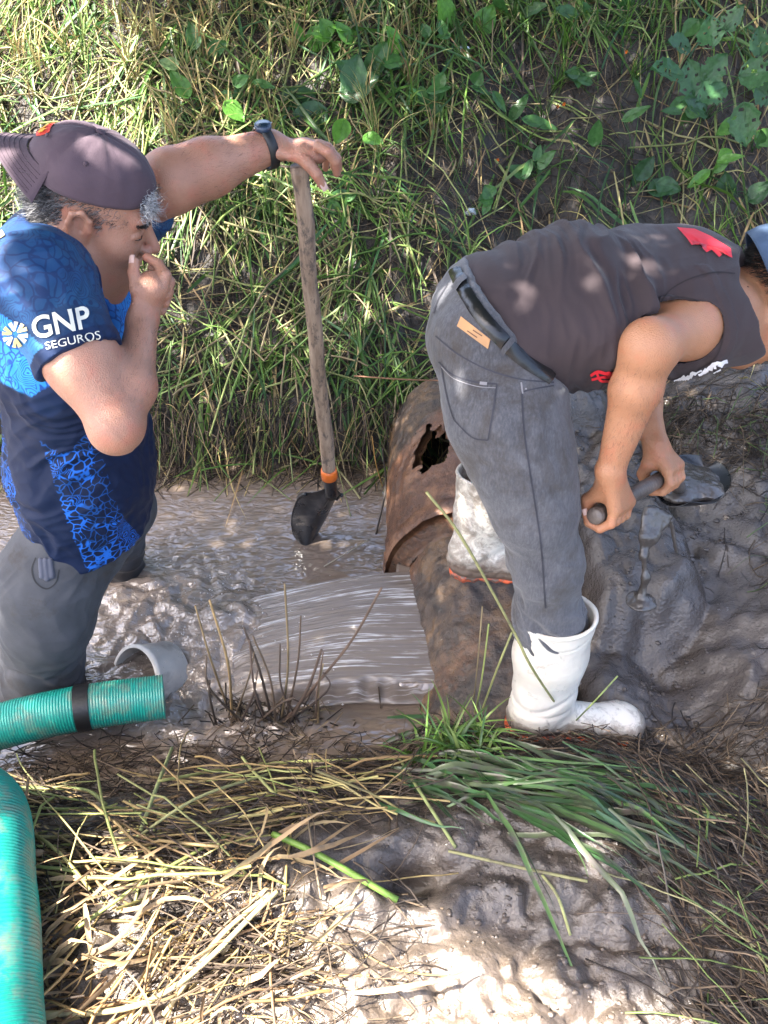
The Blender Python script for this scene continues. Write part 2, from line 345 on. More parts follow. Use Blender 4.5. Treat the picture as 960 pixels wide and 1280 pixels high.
def shell(A,B_,R0,R1,nx,nt_,thick,hole=None,rough=1.0,bead=()):
    A=np.asarray(A,float);B_=np.asarray(B_,float); ax=nrm(B_-A); L=np.linalg.norm(B_-A); e1=nrm(np.cross(ax,[0,0,1])); e2=np.cross(e1,ax)
    u=np.linspace(0,1,nx)[:,None]; th=np.linspace(0,2*np.pi,nt_,endpoint=False)[None,:]
    c,s_=np.cos(th),np.sin(th); Rr=R0+(R1-R0)*u
    d=rough*(.009*pn(u*L*7,c*3,s_*3)+.005*pn(u*L*22,c*9,s_*9)+.0025*pn(u*L*60,c*26,s_*26))
    for b0,bw,bh in bead: d=d+bh*np.exp(-((u*L-b0)/bw)**4)
    pos=A+ax*(u*L+0*th)[...,None]
    rad=(c[...,None]*e1+s_[...,None]*e2)
    Vo=(pos+rad*(Rr+d)[...,None]).reshape(-1,3); Vi=(pos+rad*(Rr-thick+0*th)[...,None]).reshape(-1,3)
    F=grid_faces(nx,nt_,True); n0=len(Vo)
    if hole is not None:
        cc=Vo[F].mean(1); r=np.linalg.norm((cc-hole[0])/hole[1],axis=1)+.35*pn(cc[:,0]*30,cc[:,1]*30,cc[:,2]*30); F=F[r>1]
    k=np.arange(nt_); rim=np.stack([k,(k+1)%nt_,n0+(k+1)%nt_,n0+k],1); e=(nx-1)*nt_; rim2=np.stack([n0+e+k,n0+e+(k+1)%nt_,e+(k+1)%nt_,e+k],1)
    return np.vstack([Vo,Vi]),[F[:,::-1],F+n0,rim[:,::-1],rim2[:,::-1]]
V,F=shell((.318,.93,-.155),(.300,1.78,-.008),.235,.243,170,190,.03,rough=1.3)
mesh('pipe_barrel',V,F,m_pipe,pipe,attrs={'rust':.10+.25*ss(1.3,1.75,V[:,1])+.45*pn(V[:,0]*6,V[:,1]*6,V[:,2]*6)})
V,F=shell((.298,1.715,.0),(.315,2.40,.055),.292,.300,180,320,.035,hole=(np.array([.15,2.02,.27]),np.array([.060,.10,.12])),rough=.8,bead=((.03,.03,.010),))
mesh('pipe_collar',V,F,m_pipe,pipe,attrs={'rust':.85+.5*pn(V[:,0]*5,V[:,1]*5,V[:,2]*5)-.8*ss(2.0,2.3,V[:,1])})
V,F=shell((.302,1.70,-.02),(.302,1.72,-.018),.240,.292,5,190,.005); mesh('pipe_step',V,F,m_pipe,pipe,attrs={'rust':np.full(len(V),.5)})
# ------------------------------------------------------------------ hose + coupling
m_hose,nt,b,o=newmat('green_hose'); B=NB(nt); v=B.coord()
n=B.noise(v,7,6,.6)
c=B.mix(B.ramp(B.noise(v,18,7,.7),[(.47,0),(.68,.7)]),B.ramp(n,[(.3,(.006,.20,.155)),(.7,(.012,.29,.235))]),(.22,.17,.12))
B.put(b.inputs['Base Color'],c); b.inputs['Roughness'].default_value=.38; b.inputs['Subsurface Weight'].default_value=.0
B.put(b.inputs['Normal'],B.bump(B.noise(v,90,4),.2,.003))
hr=.055
hp=[U(202,860,1.18)+[0,0,-.035],U(100,885,1.13),U(0,908,1.08),U(-110,945,1.0)]
z0=Uz(22,1130,.33); z1=Uz(-60,985,.25); z2=Uz(0,1290,.42); z3=Uz(10,1500,.40)
hp+= [np.array([-1.24,.86,.24]),np.array([-1.10,.80,.30]),Uz(-42,1000,.34),Uz(-18,1130,.37),Uz(-16,1290,.36),Uz(0,1500,.35),Uz(20,1900,.34)]
n_=4600; P=smooth_path(hp,n_); s_=np.concatenate([[0],np.cumsum(np.linalg.norm(np.diff(P,axis=0),axis=1))])
P=np.stack([np.interp(np.linspace(0,s_[-1],n_),s_,P[:,k]) for k in range(3)],1); L_=s_[-1]
R=hr*(1+.012*np.sin(np.linspace(0,L_,n_)/.0065*2*np.pi))
R*=1+.45*ss(.50,.62,np.linspace(0,1,n_))
V,F=tube(P,R,30,cap=True)
hose=empty('suction_hose',P[60],'thick green ribbed hose lying over the near bank into the muddy water','hose')
mesh('hose_tube',V,F,m_hose,hose)
ib=int(n_*.096/ L_*1.0); 
cb=U(105,885,1.13); ib=int(np.argmin(np.linalg.norm(P-cb,axis=1)))
V,F=tube(P[ib-34:ib+35],hr*1.05,36,cap=True); m_blk=simple('black_rubber',(.012,.012,.013),.45)
mesh('black_band',V,F,m_blk,hose)
m_pvc=simple('white_plastic',(.62,.59,.54),.4,.1,dirt=(.20,.16,.13),dlo=.50,dhi=.72)
# coupling: open-ended white tube, half sunk
a=Uz(168,852,.006); ax=nrm(np.array([.55,.58,-.52])); 
side=nrm(np.cross(ax,[0,0,1])); upv=np.cross(side,ax)
def ring_tube(a,ax,l,ro,ri,n=64):
    side=nrm(np.cross(ax,[0,0,1])); upv=np.cross(side,ax); th=np.arange(n)/n*2*np.pi
    prof=[(0,ri),(0,ro),(l*.15,ro),(l*.16,ro*.97),(l,ro*.97),(l,ri)]
    V=np.concatenate([a+ax*t+r*(np.cos(th)[:,None]*side+np.sin(th)[:,None]*upv) for t,r in prof]+[a+ax*0.0+ri*(np.cos(th)[:,None]*side+np.sin(th)[:,None]*upv)])
    return V,grid_faces(7,n,True)
V,F=ring_tube(a,ax,.11,.100,.091)
o=mesh('pipe_section',V,F,m_pvc,origin=a); tag(o,'short white plastic pipe half sunk in the water around the hose end','pipe')
# ------------------------------------------------------------------ shovel on the left
m_wood,nt,b,o=newmat('muddy_wood'); B=NB(nt); v=B.coord()
g=B.noise(B.map(v,(60,60,6)),1.0,5,.6,.4)
c=B.ramp(g,[(.3,(.18,.115,.075)),(.6,(.37,.265,.185)),(.8,(.48,.37,.28))])
c=B.mix(B.ramp(B.noise(B.map(v,(1,1,.5)),45,8,.75),[(.51,0),(.60,.85)]),c,(.085,.066,.055))
B.put(b.inputs['Base Color'],c); b.inputs['Roughness'].default_value=.62; B.put(b.inputs['Normal'],B.bump(g,.5,.004))
m_steel=simple('black_steel',(.012,.012,.014),.28,.3,bstr=.15,spec=.6,dirt=(.07,.06,.055),dlo=.6,dhi=.75)
m_or=simple('orange_plastic',(.75,.16,.02),.4,.1)
sv=empty('shovel',U(412,600,1.84),'shovel standing in the water with the left man leaning his hand on it','shovel')
p0=U(373,208,1.70); p1=U(411,588,1.84); p2=U(415,640,2.03)
ax=nrm(p1-p0)
tt=np.linspace(0,1,60); P=p0+(p1-p0)*tt[:,None]+.006*np.stack([pn(tt*4,1.),pn(tt*4,2.),0*tt],1)
R=.0185*(1+.06*pn(tt*12,5.)+.1*tt)
V,F=tube(P,R,24); V=V+.0012*pn(V[:,0]*60,V[:,1]*60,V[:,2]*15)[:,None]*nrm(V-p0-(((V-p0)@ax)[:,None])*ax)
mesh('wooden_handle',V,F,m_wood,sv)
V,F=tube([p1-ax*.006,p1+ax*.004,p1+ax*.030,p1+ax*.031],[.0225,.0245,.0245,.021],32); mesh('orange_collar',V,F,m_or,sv)
# socket and dished blade: half sunk, seen from behind
p3=p1+ax*.030; mb=MB(); mb.tube([p3,p3+ax*.03,p3+ax*.085],[.0205,.020,.019],n=8,ns=24)
base=p3+ax*.055; bx=nrm(Uz(380,708,-.07)-base); side=nrm(np.array([.85,.35,-.30])); side=nrm(side-bx*(side@bx)); nb_=np.cross(bx,side)
if nb_[1]>0: nb_=-nb_
nu,nv=40,34; u=np.linspace(0,1,nu)[:,None]; w=np.linspace(-1,1,nv)[None,:]
half=(.066*ss(-.15,.22,u)*np.sqrt(np.clip(1-np.maximum(u-.45,0)**2/.303,0.0004,1)))
dish=.042*w**2*ss(0,.3,u)-.016*np.exp(-(w/.16)**2)*ss(.6,.0,u)
V=(base+bx*(u*.27+0*w)[...,None]+side*(half*w)[...,None]-nb_*(dish+.03*np.sin(u*2.5))[...,None]*1.0)
V0=V.reshape(-1,3); V1=V0-nb_*.003; F=grid_faces(nu,nv); n0=len(V0)
bd=np.concatenate([np.arange(nv),np.arange(1,nu)*nv+nv-1,(nu-1)*nv+np.arange(nv-2,-1,-1),np.arange(nu-2,0,-1)*nv])
bn=np.roll(bd,-1); mb.add(np.vstack([V0,V1]),[F,F[:,::-1]+n0,np.stack([bd,bn,bn+n0,bd+n0],1)])
# rolled foot-rest flanges
for sgn in (-1,1):
    e=V[6:13,0 if sgn<0 else -1]; mb.tube(e+nb_*.004,.006,ns=10)
mb.build('blade',m_steel,sv)
print('part2',time.time()-T0)
# ------------------------------------------------------------------ implicit-surface modeller (blocks + surface nets)
class SDF:
    def __init__(s): s.ops=[]
    def add(s,fn,lo,hi,k=.02,op='u'): s.ops.append((fn,np.asarray(lo,float),np.asarray(hi,float),k,op)); return s
    def cap(s,a,b,ra,rb,k=.02,op='u'):
        a=np.asarray(a,float);b=np.asarray(b,float);ba=b-a;bb=ba@ba+1e-12;r=max(ra,rb)
        def fn(x,y,z):
            px,py,pz=x-a[0],y-a[1],z-a[2]
            t=np.clip((px*ba[0]+py*ba[1]+pz*ba[2])/bb,0,1)
            px=px-t*ba[0];py=py-t*ba[1];pz=pz-t*ba[2]
            return np.sqrt(px*px+py*py+pz*pz)-(ra+(rb-ra)*t)
        return s.add(fn,np.minimum(a,b)-r,np.maximum(a,b)+r,k,op)
    def chain(s,pts,rs,k=.015,op='u'):
        for i in range(len(pts)-1): s.cap(pts[i],pts[i+1],rs[i],rs[i+1],k,op)
        return s
    def ell(s,c,r,R=None,k=.02,op='u'):
        c=np.asarray(c,float); r=np.asarray(r,float); R=np.eye(3) if R is None else np.asarray(R,float)  # rows = local axes
        m=r.max()
        def fn(x,y,z):
            dx,dy,dz=x-c[0],y-c[1],z-c[2]
            q=[R[i,0]*dx+R[i,1]*dy+R[i,2]*dz for i in range(3)]
            k0=np.sqrt(sum((q[i]/r[i])**2 for i in range(3))); k1=np.sqrt(sum((q[i]/r[i]**2)**2 for i in range(3)))+1e-9
            return k0*(k0-1)/k1
        return s.add(fn,c-m,c+m,k,op)
    def ecap(s,a,b,ra,rb,wd,k=.03,op='u'):
        """elliptical capsule; ra,rb=(radius along wd, radius across)"""
        a=np.asarray(a,float);b=np.asarray(b,float);ba=b-a;bb=ba@ba+1e-12;ax=nrm(ba)
        u=nrm(np.asarray(wd,float)-ax*(ax@wd)); m=max(*ra,*rb)
        def fn(x,y,z):
            px,py,pz=x-a[0],y-a[1],z-a[2]
            t=np.clip((px*ba[0]+py*ba[1]+pz*ba[2])/bb,0,1)
            px=px-t*ba[0];py=py-t*ba[1];pz=pz-t*ba[2]
            pu=px*u[0]+py*u[1]+pz*u[2]; r2=np.sqrt(np.maximum(px*px+py*py+pz*pz-pu*pu,0))
            ru=ra[0]+(rb[0]-ra[0])*t; rv=ra[1]+(rb[1]-ra[1])*t
            k0=np.sqrt((pu/ru)**2+(r2/rv)**2); k1=np.sqrt((pu/ru**2)**2+(r2/rv**2)**2)+1e-9
            return np.where(k0<.3,-.7*np.minimum(ru,rv),k0*(k0-1)/k1)
        return s.add(fn,np.minimum(a,b)-m,np.maximum(a,b)+m,k,op)
    def plane(s,p,n,k=.004):   # keep the side n points away from
        p=np.asarray(p,float);n=nrm(n); return s.add(lambda x,y,z:(x-p[0])*n[0]+(y-p[1])*n[1]+(z-p[2])*n[2],[-99]*3,[99]*3,k,'i')
    def sleeve(s,a,b,ra,rb,p,n,k=.04):
        a=np.asarray(a,float);b=np.asarray(b,float);ba=b-a;bb=ba@ba;n=nrm(n);r_=max(ra,rb)
        def fn(x,y,z):
            px,py,pz=x-a[0],y-a[1],z-a[2]; t=np.clip((px*ba[0]+py*ba[1]+pz*ba[2])/bb,0,1)
            px=px-t*ba[0];py=py-t*ba[1];pz=pz-t*ba[2]
            return np.maximum(np.sqrt(px*px+py*py+pz*pz)-(ra+(rb-ra)*t),(x-p[0])*n[0]+(y-p[1])*n[1]+(z-p[2])*n[2])
        return s.add(fn,np.minimum(a,b)-r_,np.maximum(a,b)+r_,k)
    def mesh(s,h):
        lo=np.min([o[1] for o in s.ops if o[4]=='u'],axis=0)-3*h; hi=np.max([o[2] for o in s.ops if o[4]=='u'],axis=0)+3*h
        N=np.ceil((hi-lo)/h).astype(int)+1; Bk=32
        cid=[];cv=[];fc=[]
        for bi in range(0,N[0],Bk):
          for bj in range(0,N[1],Bk):
            for bk in range(0,N[2],Bk):
              o=lo+np.array([bi,bj,bk])*h; e=o+(Bk+1)*h
              act=[q for q in s.ops if np.all(q[1]-q[3]*1.8-.012<=e) and np.all(q[2]+q[3]*1.8+.012>=o)]
              if not any(q[4]=='u' for q in act): continue
              n=Bk+2
              x=(o[0]+np.arange(n)*h).astype(f32)[:,None,None]; y=(o[1]+np.arange(n)*h).astype(f32)[None,:,None]; z=(o[2]+np.arange(n)*h).astype(f32)[None,None,:]
              D=np.full((n,n,n),1.0,f32)
              for fn,a,b,k,op in act:
                  v=fn(x,y,z).astype(f32)
                  if op=='u':
                      q=np.maximum(k-np.abs(D-v),0)/k; D=np.minimum(D,v)-q*q*k*.25
                  elif op=='s':
                      v=-v; q=np.maximum(k-np.abs(D-v),0)/k; D=np.maximum(D,v)+q*q*k*.25
                  else:
                      q=np.maximum(k-np.abs(D-v),0)/k; D=np.maximum(D,v)+q*q*k*.25
              I=D<0
              if not I.any() or I.all(): continue
              m=Bk+1; acc=np.zeros((m,m,m,3),f32); cnt=np.zeros((m,m,m),f32)
              # cell (i,j,k) owns nodes i..i+1 ; cells 0..Bk (Bk-th belongs to the next block)
              for axn in range(3):
                  for c1 in (0,1):
                      for c2 in (0,1):
                          o0=[0,0,0];o1=[0,0,0];oth=[q for q in range(3) if q!=axn]
                          o0[oth[0]]=o1[oth[0]]=c1;o0[oth[1]]=o1[oth[1]]=c2;o1[axn]=1
                          a=D[o0[0]:o0[0]+m,o0[1]:o0[1]+m,o0[2]:o0[2]+m]; b=D[o1[0]:o1[0]+m,o1[1]:o1[1]+m,o1[2]:o1[2]+m]
                          cr=(a<0)!=(b<0); t=np.where(cr,a/(np.where(cr,a-b,1)),0)
                          w=cr.astype(f32); cnt+=w
                          for q in range(3): acc[...,q]+=w*(o0[q]+(t if q==axn else 0))
              ok=cnt>0; ok[Bk:]=False;ok[:,Bk:]=False;ok[:,:,Bk:]=False
              idx=np.argwhere(ok); g=idx+[bi,bj,bk]
              cid.append((g[:,0]*(N[1]+64)+g[:,1])*(N[2]+64)+g[:,2]); cv.append(o+(idx+acc[ok]/cnt[ok][:,None])*h)
              # faces: edges whose start node is 1..Bk so all four cells are at >=0 in this or previous nodes
              for axn in range(3):
                  a=D[:m,:m,:m]; sh=[0,0,0];sh[axn]=1; b=D[sh[0]:sh[0]+m,sh[1]:sh[1]+m,sh[2]:sh[2]+m]
                  cr=(a<0)!=(b<0); cr[Bk:]=False;cr[:,Bk:]=False;cr[:,:,Bk:]=False
                  e_=np.argwhere(cr); 
                  if not len(e_): continue
                  neg=a[cr]<0; ge=e_+[bi,bj,bk]; o1_,o2_=[q for q in range(3) if q!=axn]
                  def cell(d1,d2):
                      c=ge.copy(); c[:,o1_]-=d1; c[:,o2_]-=d2; return (c[:,0]*(N[1]+64)+c[:,1])*(N[2]+64)+c[:,2]
                  q=np.stack([cell(1,1),cell(0,1),cell(0,0),cell(1,0)],1)
                  flip=neg if axn!=1 else ~neg
                  q[~flip]=q[~flip][:,::-1]; fc.append(q)
        cid=np.concatenate(cid);cv=np.concatenate(cv);fc=np.concatenate(fc)
        od=np.argsort(cid);cid=cid[od];cv=cv[od]
        ix=np.clip(np.searchsorted(cid,fc),0,len(cid)-1); good=(cid[ix]==fc).all(1)
        return cv,ix[good]
def vnorm(V,F):
    a=V[F[:,2]]-V[F[:,0]]; b=V[F[:,3]]-V[F[:,1]]; n=np.cross(a,b); N=np.zeros_like(V)
    for k in range(4): 
        for c in range(3): N[:,c]+=np.bincount(F[:,k],n[:,c],len(V))
    return nrm(N)
def relax(V,F,it=1,w=.5):
    for _ in range(it):
        S=np.zeros_like(V);C=np.zeros(len(V))
        for a,b in ((0,1),(1,2),(2,3),(3,0)):
            for i,j in ((a,b),(b,a)):
                for c in range(3): S[:,c]+=np.bincount(F[:,i],V[F[:,j],c],len(V))
                C+=np.bincount(F[:,i],minlength=len(V))
        V=V*(1-w)+w*S/np.maximum(C,1)[:,None]
    return V
def bvh(V,F):
    return BVHTree.FromPolygons([tuple(v) for v in V.tolist()],[tuple(q) for q in F.tolist()])
def hit(bv,px,py,off=.0015):
    d=nrm(ray(px,py)); r=bv.ray_cast(Vector(CAM.tolist()),Vector(d.tolist()))
    if r[0] is None: return None
    n=np.array(r[1]); n=n if n@d<0 else -n
    return np.array(r[0])+n*off
def decal(bv,poly_px,F,name,mat,parent,off=.0015):
    """drape a flat outline over a surface: vertices in photo pixels are found on the surface itself"""
    V=[hit(bv,x,y,off) for x,y in poly_px]
    ok=[v is not None for v in V]
    V=[v if v is not None else np.zeros(3) for v in V]
    F=[q for q in F if all(ok[i] for i in q)]
    par_=list(range(len(V)))
    def fd(a):
        while par_[a]!=a: par_[a]=par_[par_[a]]; a=par_[a]
        return a
    for q in F:
        for i_ in q[1:]: par_[fd(q[0])]=fd(i_)
    comp={}
    for q in F: comp.setdefault(fd(q[0]),[]).append(q)
    out=None
    for fs in comp.values():
        if len(fs)<3: continue
        used=sorted({i_ for q in fs for i_ in q}); mp={a:b for b,a in enumerate(used)}; by={}
        for q in fs: by.setdefault(len(q),[]).append([mp[i_] for i_ in q])
        out=mesh(name,np.array([V[i_] for i_ in used]),list(by.values()),mat,parent,smooth=True)
    return out
def strip_px(pts,w,n=24):
    P=smooth_path([(x,y,0) for x,y in pts],n)[:,:2]; T=nrm(np.gradient(P,axis=0)); N=np.stack([-T[:,1],T[:,0]],1)
    w=np.interp(np.linspace(0,1,n),np.linspace(0,1,len(np.atleast_1d(w))),np.atleast_1d(w))[:,None]
    m=5; V=np.concatenate([P+N*w*(2*j/(m-1)-1) for j in range(m)]); F=[]
    for j in range(m-1):
        for i in range(n-1): F.append((j*n+i,j*n+i+1,(j+1)*n+i+1,(j+1)*n+i))
    return [tuple(v) for v in V],F
def text_px(txt,x,y,size,ang=0,skew=0,bold=.01,sx=1.0):
    """triangulated lettering in photo-pixel coordinates"""
    cu=bpy.data.curves.new('t','FONT'); cu.body=txt; cu.size=1; cu.offset=bold; cu.resolution_u=4
    ob=bpy.data.objects.new('t',cu); COL.objects.link(ob); dg=bpy.context.evaluated_depsgraph_get()
    me=bpy.data.meshes.new_from_object(ob.evaluated_get(dg)); bpy.data.objects.remove(ob); 
    import bmesh
    bm=bmesh.new(); bm.from_mesh(me); bmesh.ops.triangulate(bm,faces=bm.faces)
    for _ in range(2): bmesh.ops.subdivide_edges(bm,edges=[e for e in bm.edges if e.calc_length()>.12],cuts=1,use_grid_fill=False); bmesh.ops.triangulate(bm,faces=bm.faces)
    V=[(v.co.x*sx,v.co.y) for v in bm.verts]; F=[tuple(v.index for v in f.verts) for f in bm.faces]; bm.free(); bpy.data.meshes.remove(me)
    c,s_=math.cos(ang),math.sin(ang)
    return [(x+size*(c*a-s_*b),y-size*(s_*a+c*b)-skew*a*a*size) for a,b in V],F
# ------------------------------------------------------------------ people: heads and hands
def frame(f,up):
    f=nrm(f); l=nrm(np.cross(up,f)); u=np.cross(f,l); return np.stack([f,l,u])
def head_prims(S,C,R,sc=1.0,fat=0.0):
    """R rows: face direction, left, crown"""
    w=lambda x,y,z:C+sc*(x*R[0]+y*R[1]+z*R[2])
    S.ell(w(-.015,0,.035),np.array([.098,.077,.084])*sc,R,.02)
    S.ell(w(.035,0,-.030),np.array([.060,.062+fat,.085])*sc,R,.03)
    S.ell(w(.020,0,-.075),np.array([.062,.058+fat,.045])*sc,R,.02)
    for s in(-1,1):
        S.cap(w(-.015,s*.055,-.062),w(.055,s*.026,-.108),.018*sc,.018*sc,.035)
        S.ell(w(.058,s*.040,-.038),np.array([.026,.024,.026])*sc,R,.03)      # cheek
    S.ell(w(.072,0,-.108),np.array([.020,.022,.018])*sc,R,.02)                 # chin
    if fat>0: S.ell(w(.025,0,-.105),np.array([.05,.045,.03])*sc,R,.03)
    S.cap(w(.080,-.028,.022),w(.080,.028,.022),.014*sc,.014*sc,.02)           # brow
    for s in(-1,1):
        S.ell(w(.098,s*.032,-.004),np.array([.016,.018,.013])*sc,R,.012,'s')   # socket
        S.ell(w(.078,s*.032,-.005),np.array([.0130,.015,.0130])*sc,R,.003)     # lids
        S.cap(w(.088,s*.020,-.004),w(.081,s*.046,-.004),.0050*sc,.0040*sc,.004)
        S.cap(w(.087,s*.022,-.015),w(.081,s*.044,-.014),.0030*sc,.0025*sc,.005)
    S.cap(w(.090,0,.006),w(.116,0,-.034),.0085*sc,.0120*sc,.012)               # nose
    for s in(-1,1):
        S.ell(w(.104,s*.013,-.041),np.array([.012,.008,.009])*sc,R,.006)
        S.ell(w(.112,s*.007,-.050),np.array([.005,.004,.004])*sc,R,.003,'s')
    S.ell(w(.090,0,-.066),np.array([.014,.025,.0075])*sc,R,.005); S.ell(w(.089,0,-.079),np.array([.013,.022,.0080])*sc,R,.005)
    S.cap(w(.104,-.019,-.0725),w(.104,.019,-.0725),.0018*sc,.0018*sc,.003,'s')
    for s in(-1,1):                                                          # ears
        P=[w(.004,s*.073,-.028),w(.010,s*.078,-.008),w(.008,s*.083,.014),w(-.006,s*.088,.026),w(-.021,s*.089,.018),w(-.025,s*.087,-.002),w(-.017,s*.082,-.022),w(-.006,s*.076,-.034)]
        S.chain(P,[.006,.005,.005,.0055,.0055,.005,.005,.008],.005)
        S.ell(w(-.008,s*.077,-.004),np.array([.016,.006,.022])*sc,R,.006)
        S.cap(w(-.004,s*.082,-.012),w(-.004,s*.086,.004),.004,.004,.004,'s')
    return w
def finger(S,pts,r0,r1,k=.0035):
    n=len(pts); rs=np.linspace(r0,r1,n)
    S.cap(pts[0],pts[1],rs[0],rs[1],.0045)
    for i in range(1,n-1): S.cap(pts[i],pts[i+1],rs[i],rs[i+1],k)
def skinmat(name,lo,hi):
    m,nt,b,o=newmat(name); B=NB(nt); v=B.coord(); n=B.noise(v,9,6,.6); n2=B.noise(v,120,3)
    c=B.mix(B.math('MULTIPLY',n2,.3),B.ramp(n,[(.3,lo),(.7,hi)]),tuple(x*.65 for x in lo)); c=B.mix(B.ramp(B.noise(v,22,4,.6),[(.5,0),(.7,.45)]),c,(hi[0]*1.02,lo[1]*.85,lo[2]*.85))
    c=B.mix(B.ramp(B.noise(v,75,5,.7),[(.66,0),(.74,.5)]),c,tuple(x*.45 for x in lo))
    B.put(b.inputs['Base Color'],c); b.inputs['Roughness'].default_value=.42; b.inputs['Subsurface Weight'].default_value=.18
    b.inputs['Subsurface Radius'].default_value=(.012,.004,.002); b.inputs['Subsurface Scale'].default_value=.6; b.inputs['Specular IOR Level'].default_value=.45
    h=B.math('ADD',B.vor(v,420),B.noise(v,60,5)); B.put(b.inputs['Normal'],B.bump(h,.4,.002)); return m
m_skin1=skinmat('skin',(.36,.175,.115),(.47,.245,.165)); m_skin2=skinmat('tanned_skin',(.36,.165,.085),(.46,.225,.125))
m_nail=simple('nail',(.62,.42,.36),.3,.05)
m_eye=simple('eye_white',(.7,.68,.65),.1,.03); m_iris=simple('iris',(.02,.012,.008),.1)
def uvs(c,r,R,nu=16,nv=12):
    th=np.linspace(0,np.pi,nv)[:,None]; ph=np.linspace(0,2*np.pi,nu,endpoint=False)[None,:]
    L=np.stack([np.cos(th)+0*ph,np.sin(th)*np.cos(ph),np.sin(th)*np.sin(ph)],-1).reshape(-1,3)*r
    return c+L@R,grid_faces(nv,nu,True)
def eyes(w,R,par,sides,sc=1.0):
    for s in sides:
        V,F=uvs(w(.0765,s*.032,-.0065),.0135*sc,R); e=mesh('eye',V,F,m_eye,par)
        V,F=uvs(w(.0835,s*.033,-.0100),np.array([.0075,.006,.006]),R); mesh('iris',V,F,m_iris,e)
def fist(S,A,B_,wr,near_r,r0=.0088,wrap=1,width=.078,scale=1.0,a_knuck=None,thumb=True):
    """hand closed round the bar A->B_ (A is the little-finger end or thumb end); wr=wrist. returns finger paths"""
    h=nrm(B_-A); c=A+h*width*.5; q=wr-c; q=nrm(q-h*(q@h)); s=np.cross(h,q)*wrap   # q: towards wrist, s: knuckle side
    P=lambda t,ang,r:A+h*t+r*(math.cos(ang)*q+math.sin(ang)*s)
    out=[]; rb=near_r
    # palm: slab between wrist and knuckles, lying on the bar
    k0=math.radians(20)
    for i in range(4):
        t=width*(.12+.25*i)
        S.cap(wr+h*(t-width*.5)*.30,P(t,math.radians(48),rb+.018),.0125,.0135,.016)
    S.cap(wr,P(width*.5,0.,rb+.018),.018,.019,.02)
    for i in range(4):
        t=width*(.10+.265*i); l=[.88,1.0,.97,.82][i]
        an=[48,100,150,205,250]; an=[48+(a-48)*(.9+.12*l) for a in an]
        rr=[rb+.019,rb+.013,rb+.010,rb+.009,rb+.0085]
        pts=[P(t+.001*math.sin(j*2+i),math.radians(a),r) for j,(a,r) in enumerate(zip(an,rr))]
        finger(S,pts,r0*1.12*(.9+.1*l),r0*.86*(.9+.1*l)); out.append(pts)
    return P,out
# ------------------------------------------------------------------ cloth folds
def folds(V,N,d,freq,amp,warp=.6,seed=0,sharp=2.0):
    """ridged wrinkles running along direction d"""
    d=nrm(d); a=nrm(np.cross(d,[.3,.9,.2])); b=np.cross(d,a)
    u=V@d; p=V@a; q=V@b
    wx=warp*pn(u*5+seed,p*5,q*5)/freq*3
    n=pn((p+wx)*freq,(q+wx)*freq,u*freq*.16+seed)
    return amp*(1-np.abs(n)*sharp)
def fabric(name,base,rough=.8,weave=900,bstr=.25,dirt=None,dlo=.5,dhi=.65,var=.2,sheen=.06,scale=14,dscale=9):
    m,nt,b,o=newmat(name); B=NB(nt); v=B.coord()
    c=B.ramp(B.noise(v,scale,6,.6),[(.3,tuple(x*(1-var) for x in base)),(.7,tuple(min(1,x*(1+var)) for x in base))])
    if dirt is not None: c=B.mix(B.ramp(B.noise(v,dscale,8,.7,.3),[(dlo,0),(dhi,1)]),c,dirt)
    B.put(b.inputs['Base Color'],c); b.inputs['Roughness'].default_value=rough; b.inputs['Sheen Weight'].default_value=sheen; b.inputs['Specular IOR Level'].default_value=.3
    h=B.math('ADD',B.noise(v,weave,2),B.math('MULTIPLY',B.noise(v,35,5,.6),2.0)); B.put(b.inputs['Normal'],B.bump(h,bstr,.002)); return m
# ================================================================== LEFT MAN
root=empty('person',(-.88,1.5,-.30),'man in blue patterned jersey and backwards cap standing knee deep in the water','man')
t1=time.time()
# key points
HC=U(121,257,1.46); HR=frame([.91,.02,-.44],[.4,-.12,1]); 
neck=np.array([-.615,1.47,1.12])
Sh=U(48,352,1.285); El=U(146,532,1.13); Wr=U(178,402,1.335)
Sf=np.array([-.575,1.64,1.13]); Ef=U(215,226,1.60); Wf=U(338,183,1.715)
S=SDF()
hw=head_prims(S,HC,HR,1.0,.006)
S.cap(hw(-.030,0,-.06),neck,.060,.068,.05); S.cap(hw(.0,0,-.08),neck+[.03,0,-.01],.045,.06,.05)
S.ecap(neck+[-.02,0,-.06],(-.70,1.47,.75),(.17,.105),(.155,.12),(0,1,0),.06)
S.ecap((-.70,1.47,.75),(-.735,1.47,.50),(.150,.11),(.12,.08),(0,1,0),.06)
S.cap(neck+[-.03,-.03,-.02],Sh,.06,.055,.06); S.cap(neck+[-.0,.03,-.02],Sf,.06,.055,.06)
# near arm
m1=Sh+(El-Sh)*.55
rU=pxr(El,41); rE=pxr(El,32)
S.chain([Sh,m1,El],[.066,rU*1.02,rE*.98],.04)
S.cap(El+[-.004,-.006,-.006],El+nrm(El-Sh)*.004,rE*.92,rE*.80,.02)
f1=El+(Wr-El)*.35+[.012,-.0,0]
S.chain([El,f1,Wr],[rE*.84,pxr(f1,26.5),pxr(Wr,18.5)],.025)
S.cap(m1+[.02,0,.0],f1,.036,.027,.02)
# far arm
g1=Ef+(Wf-Ef)*.35
S.chain([Sf,Ef,g1,Wf],[.055,pxr(Ef,35),pxr(g1,32),pxr(Wf,20)],.03)
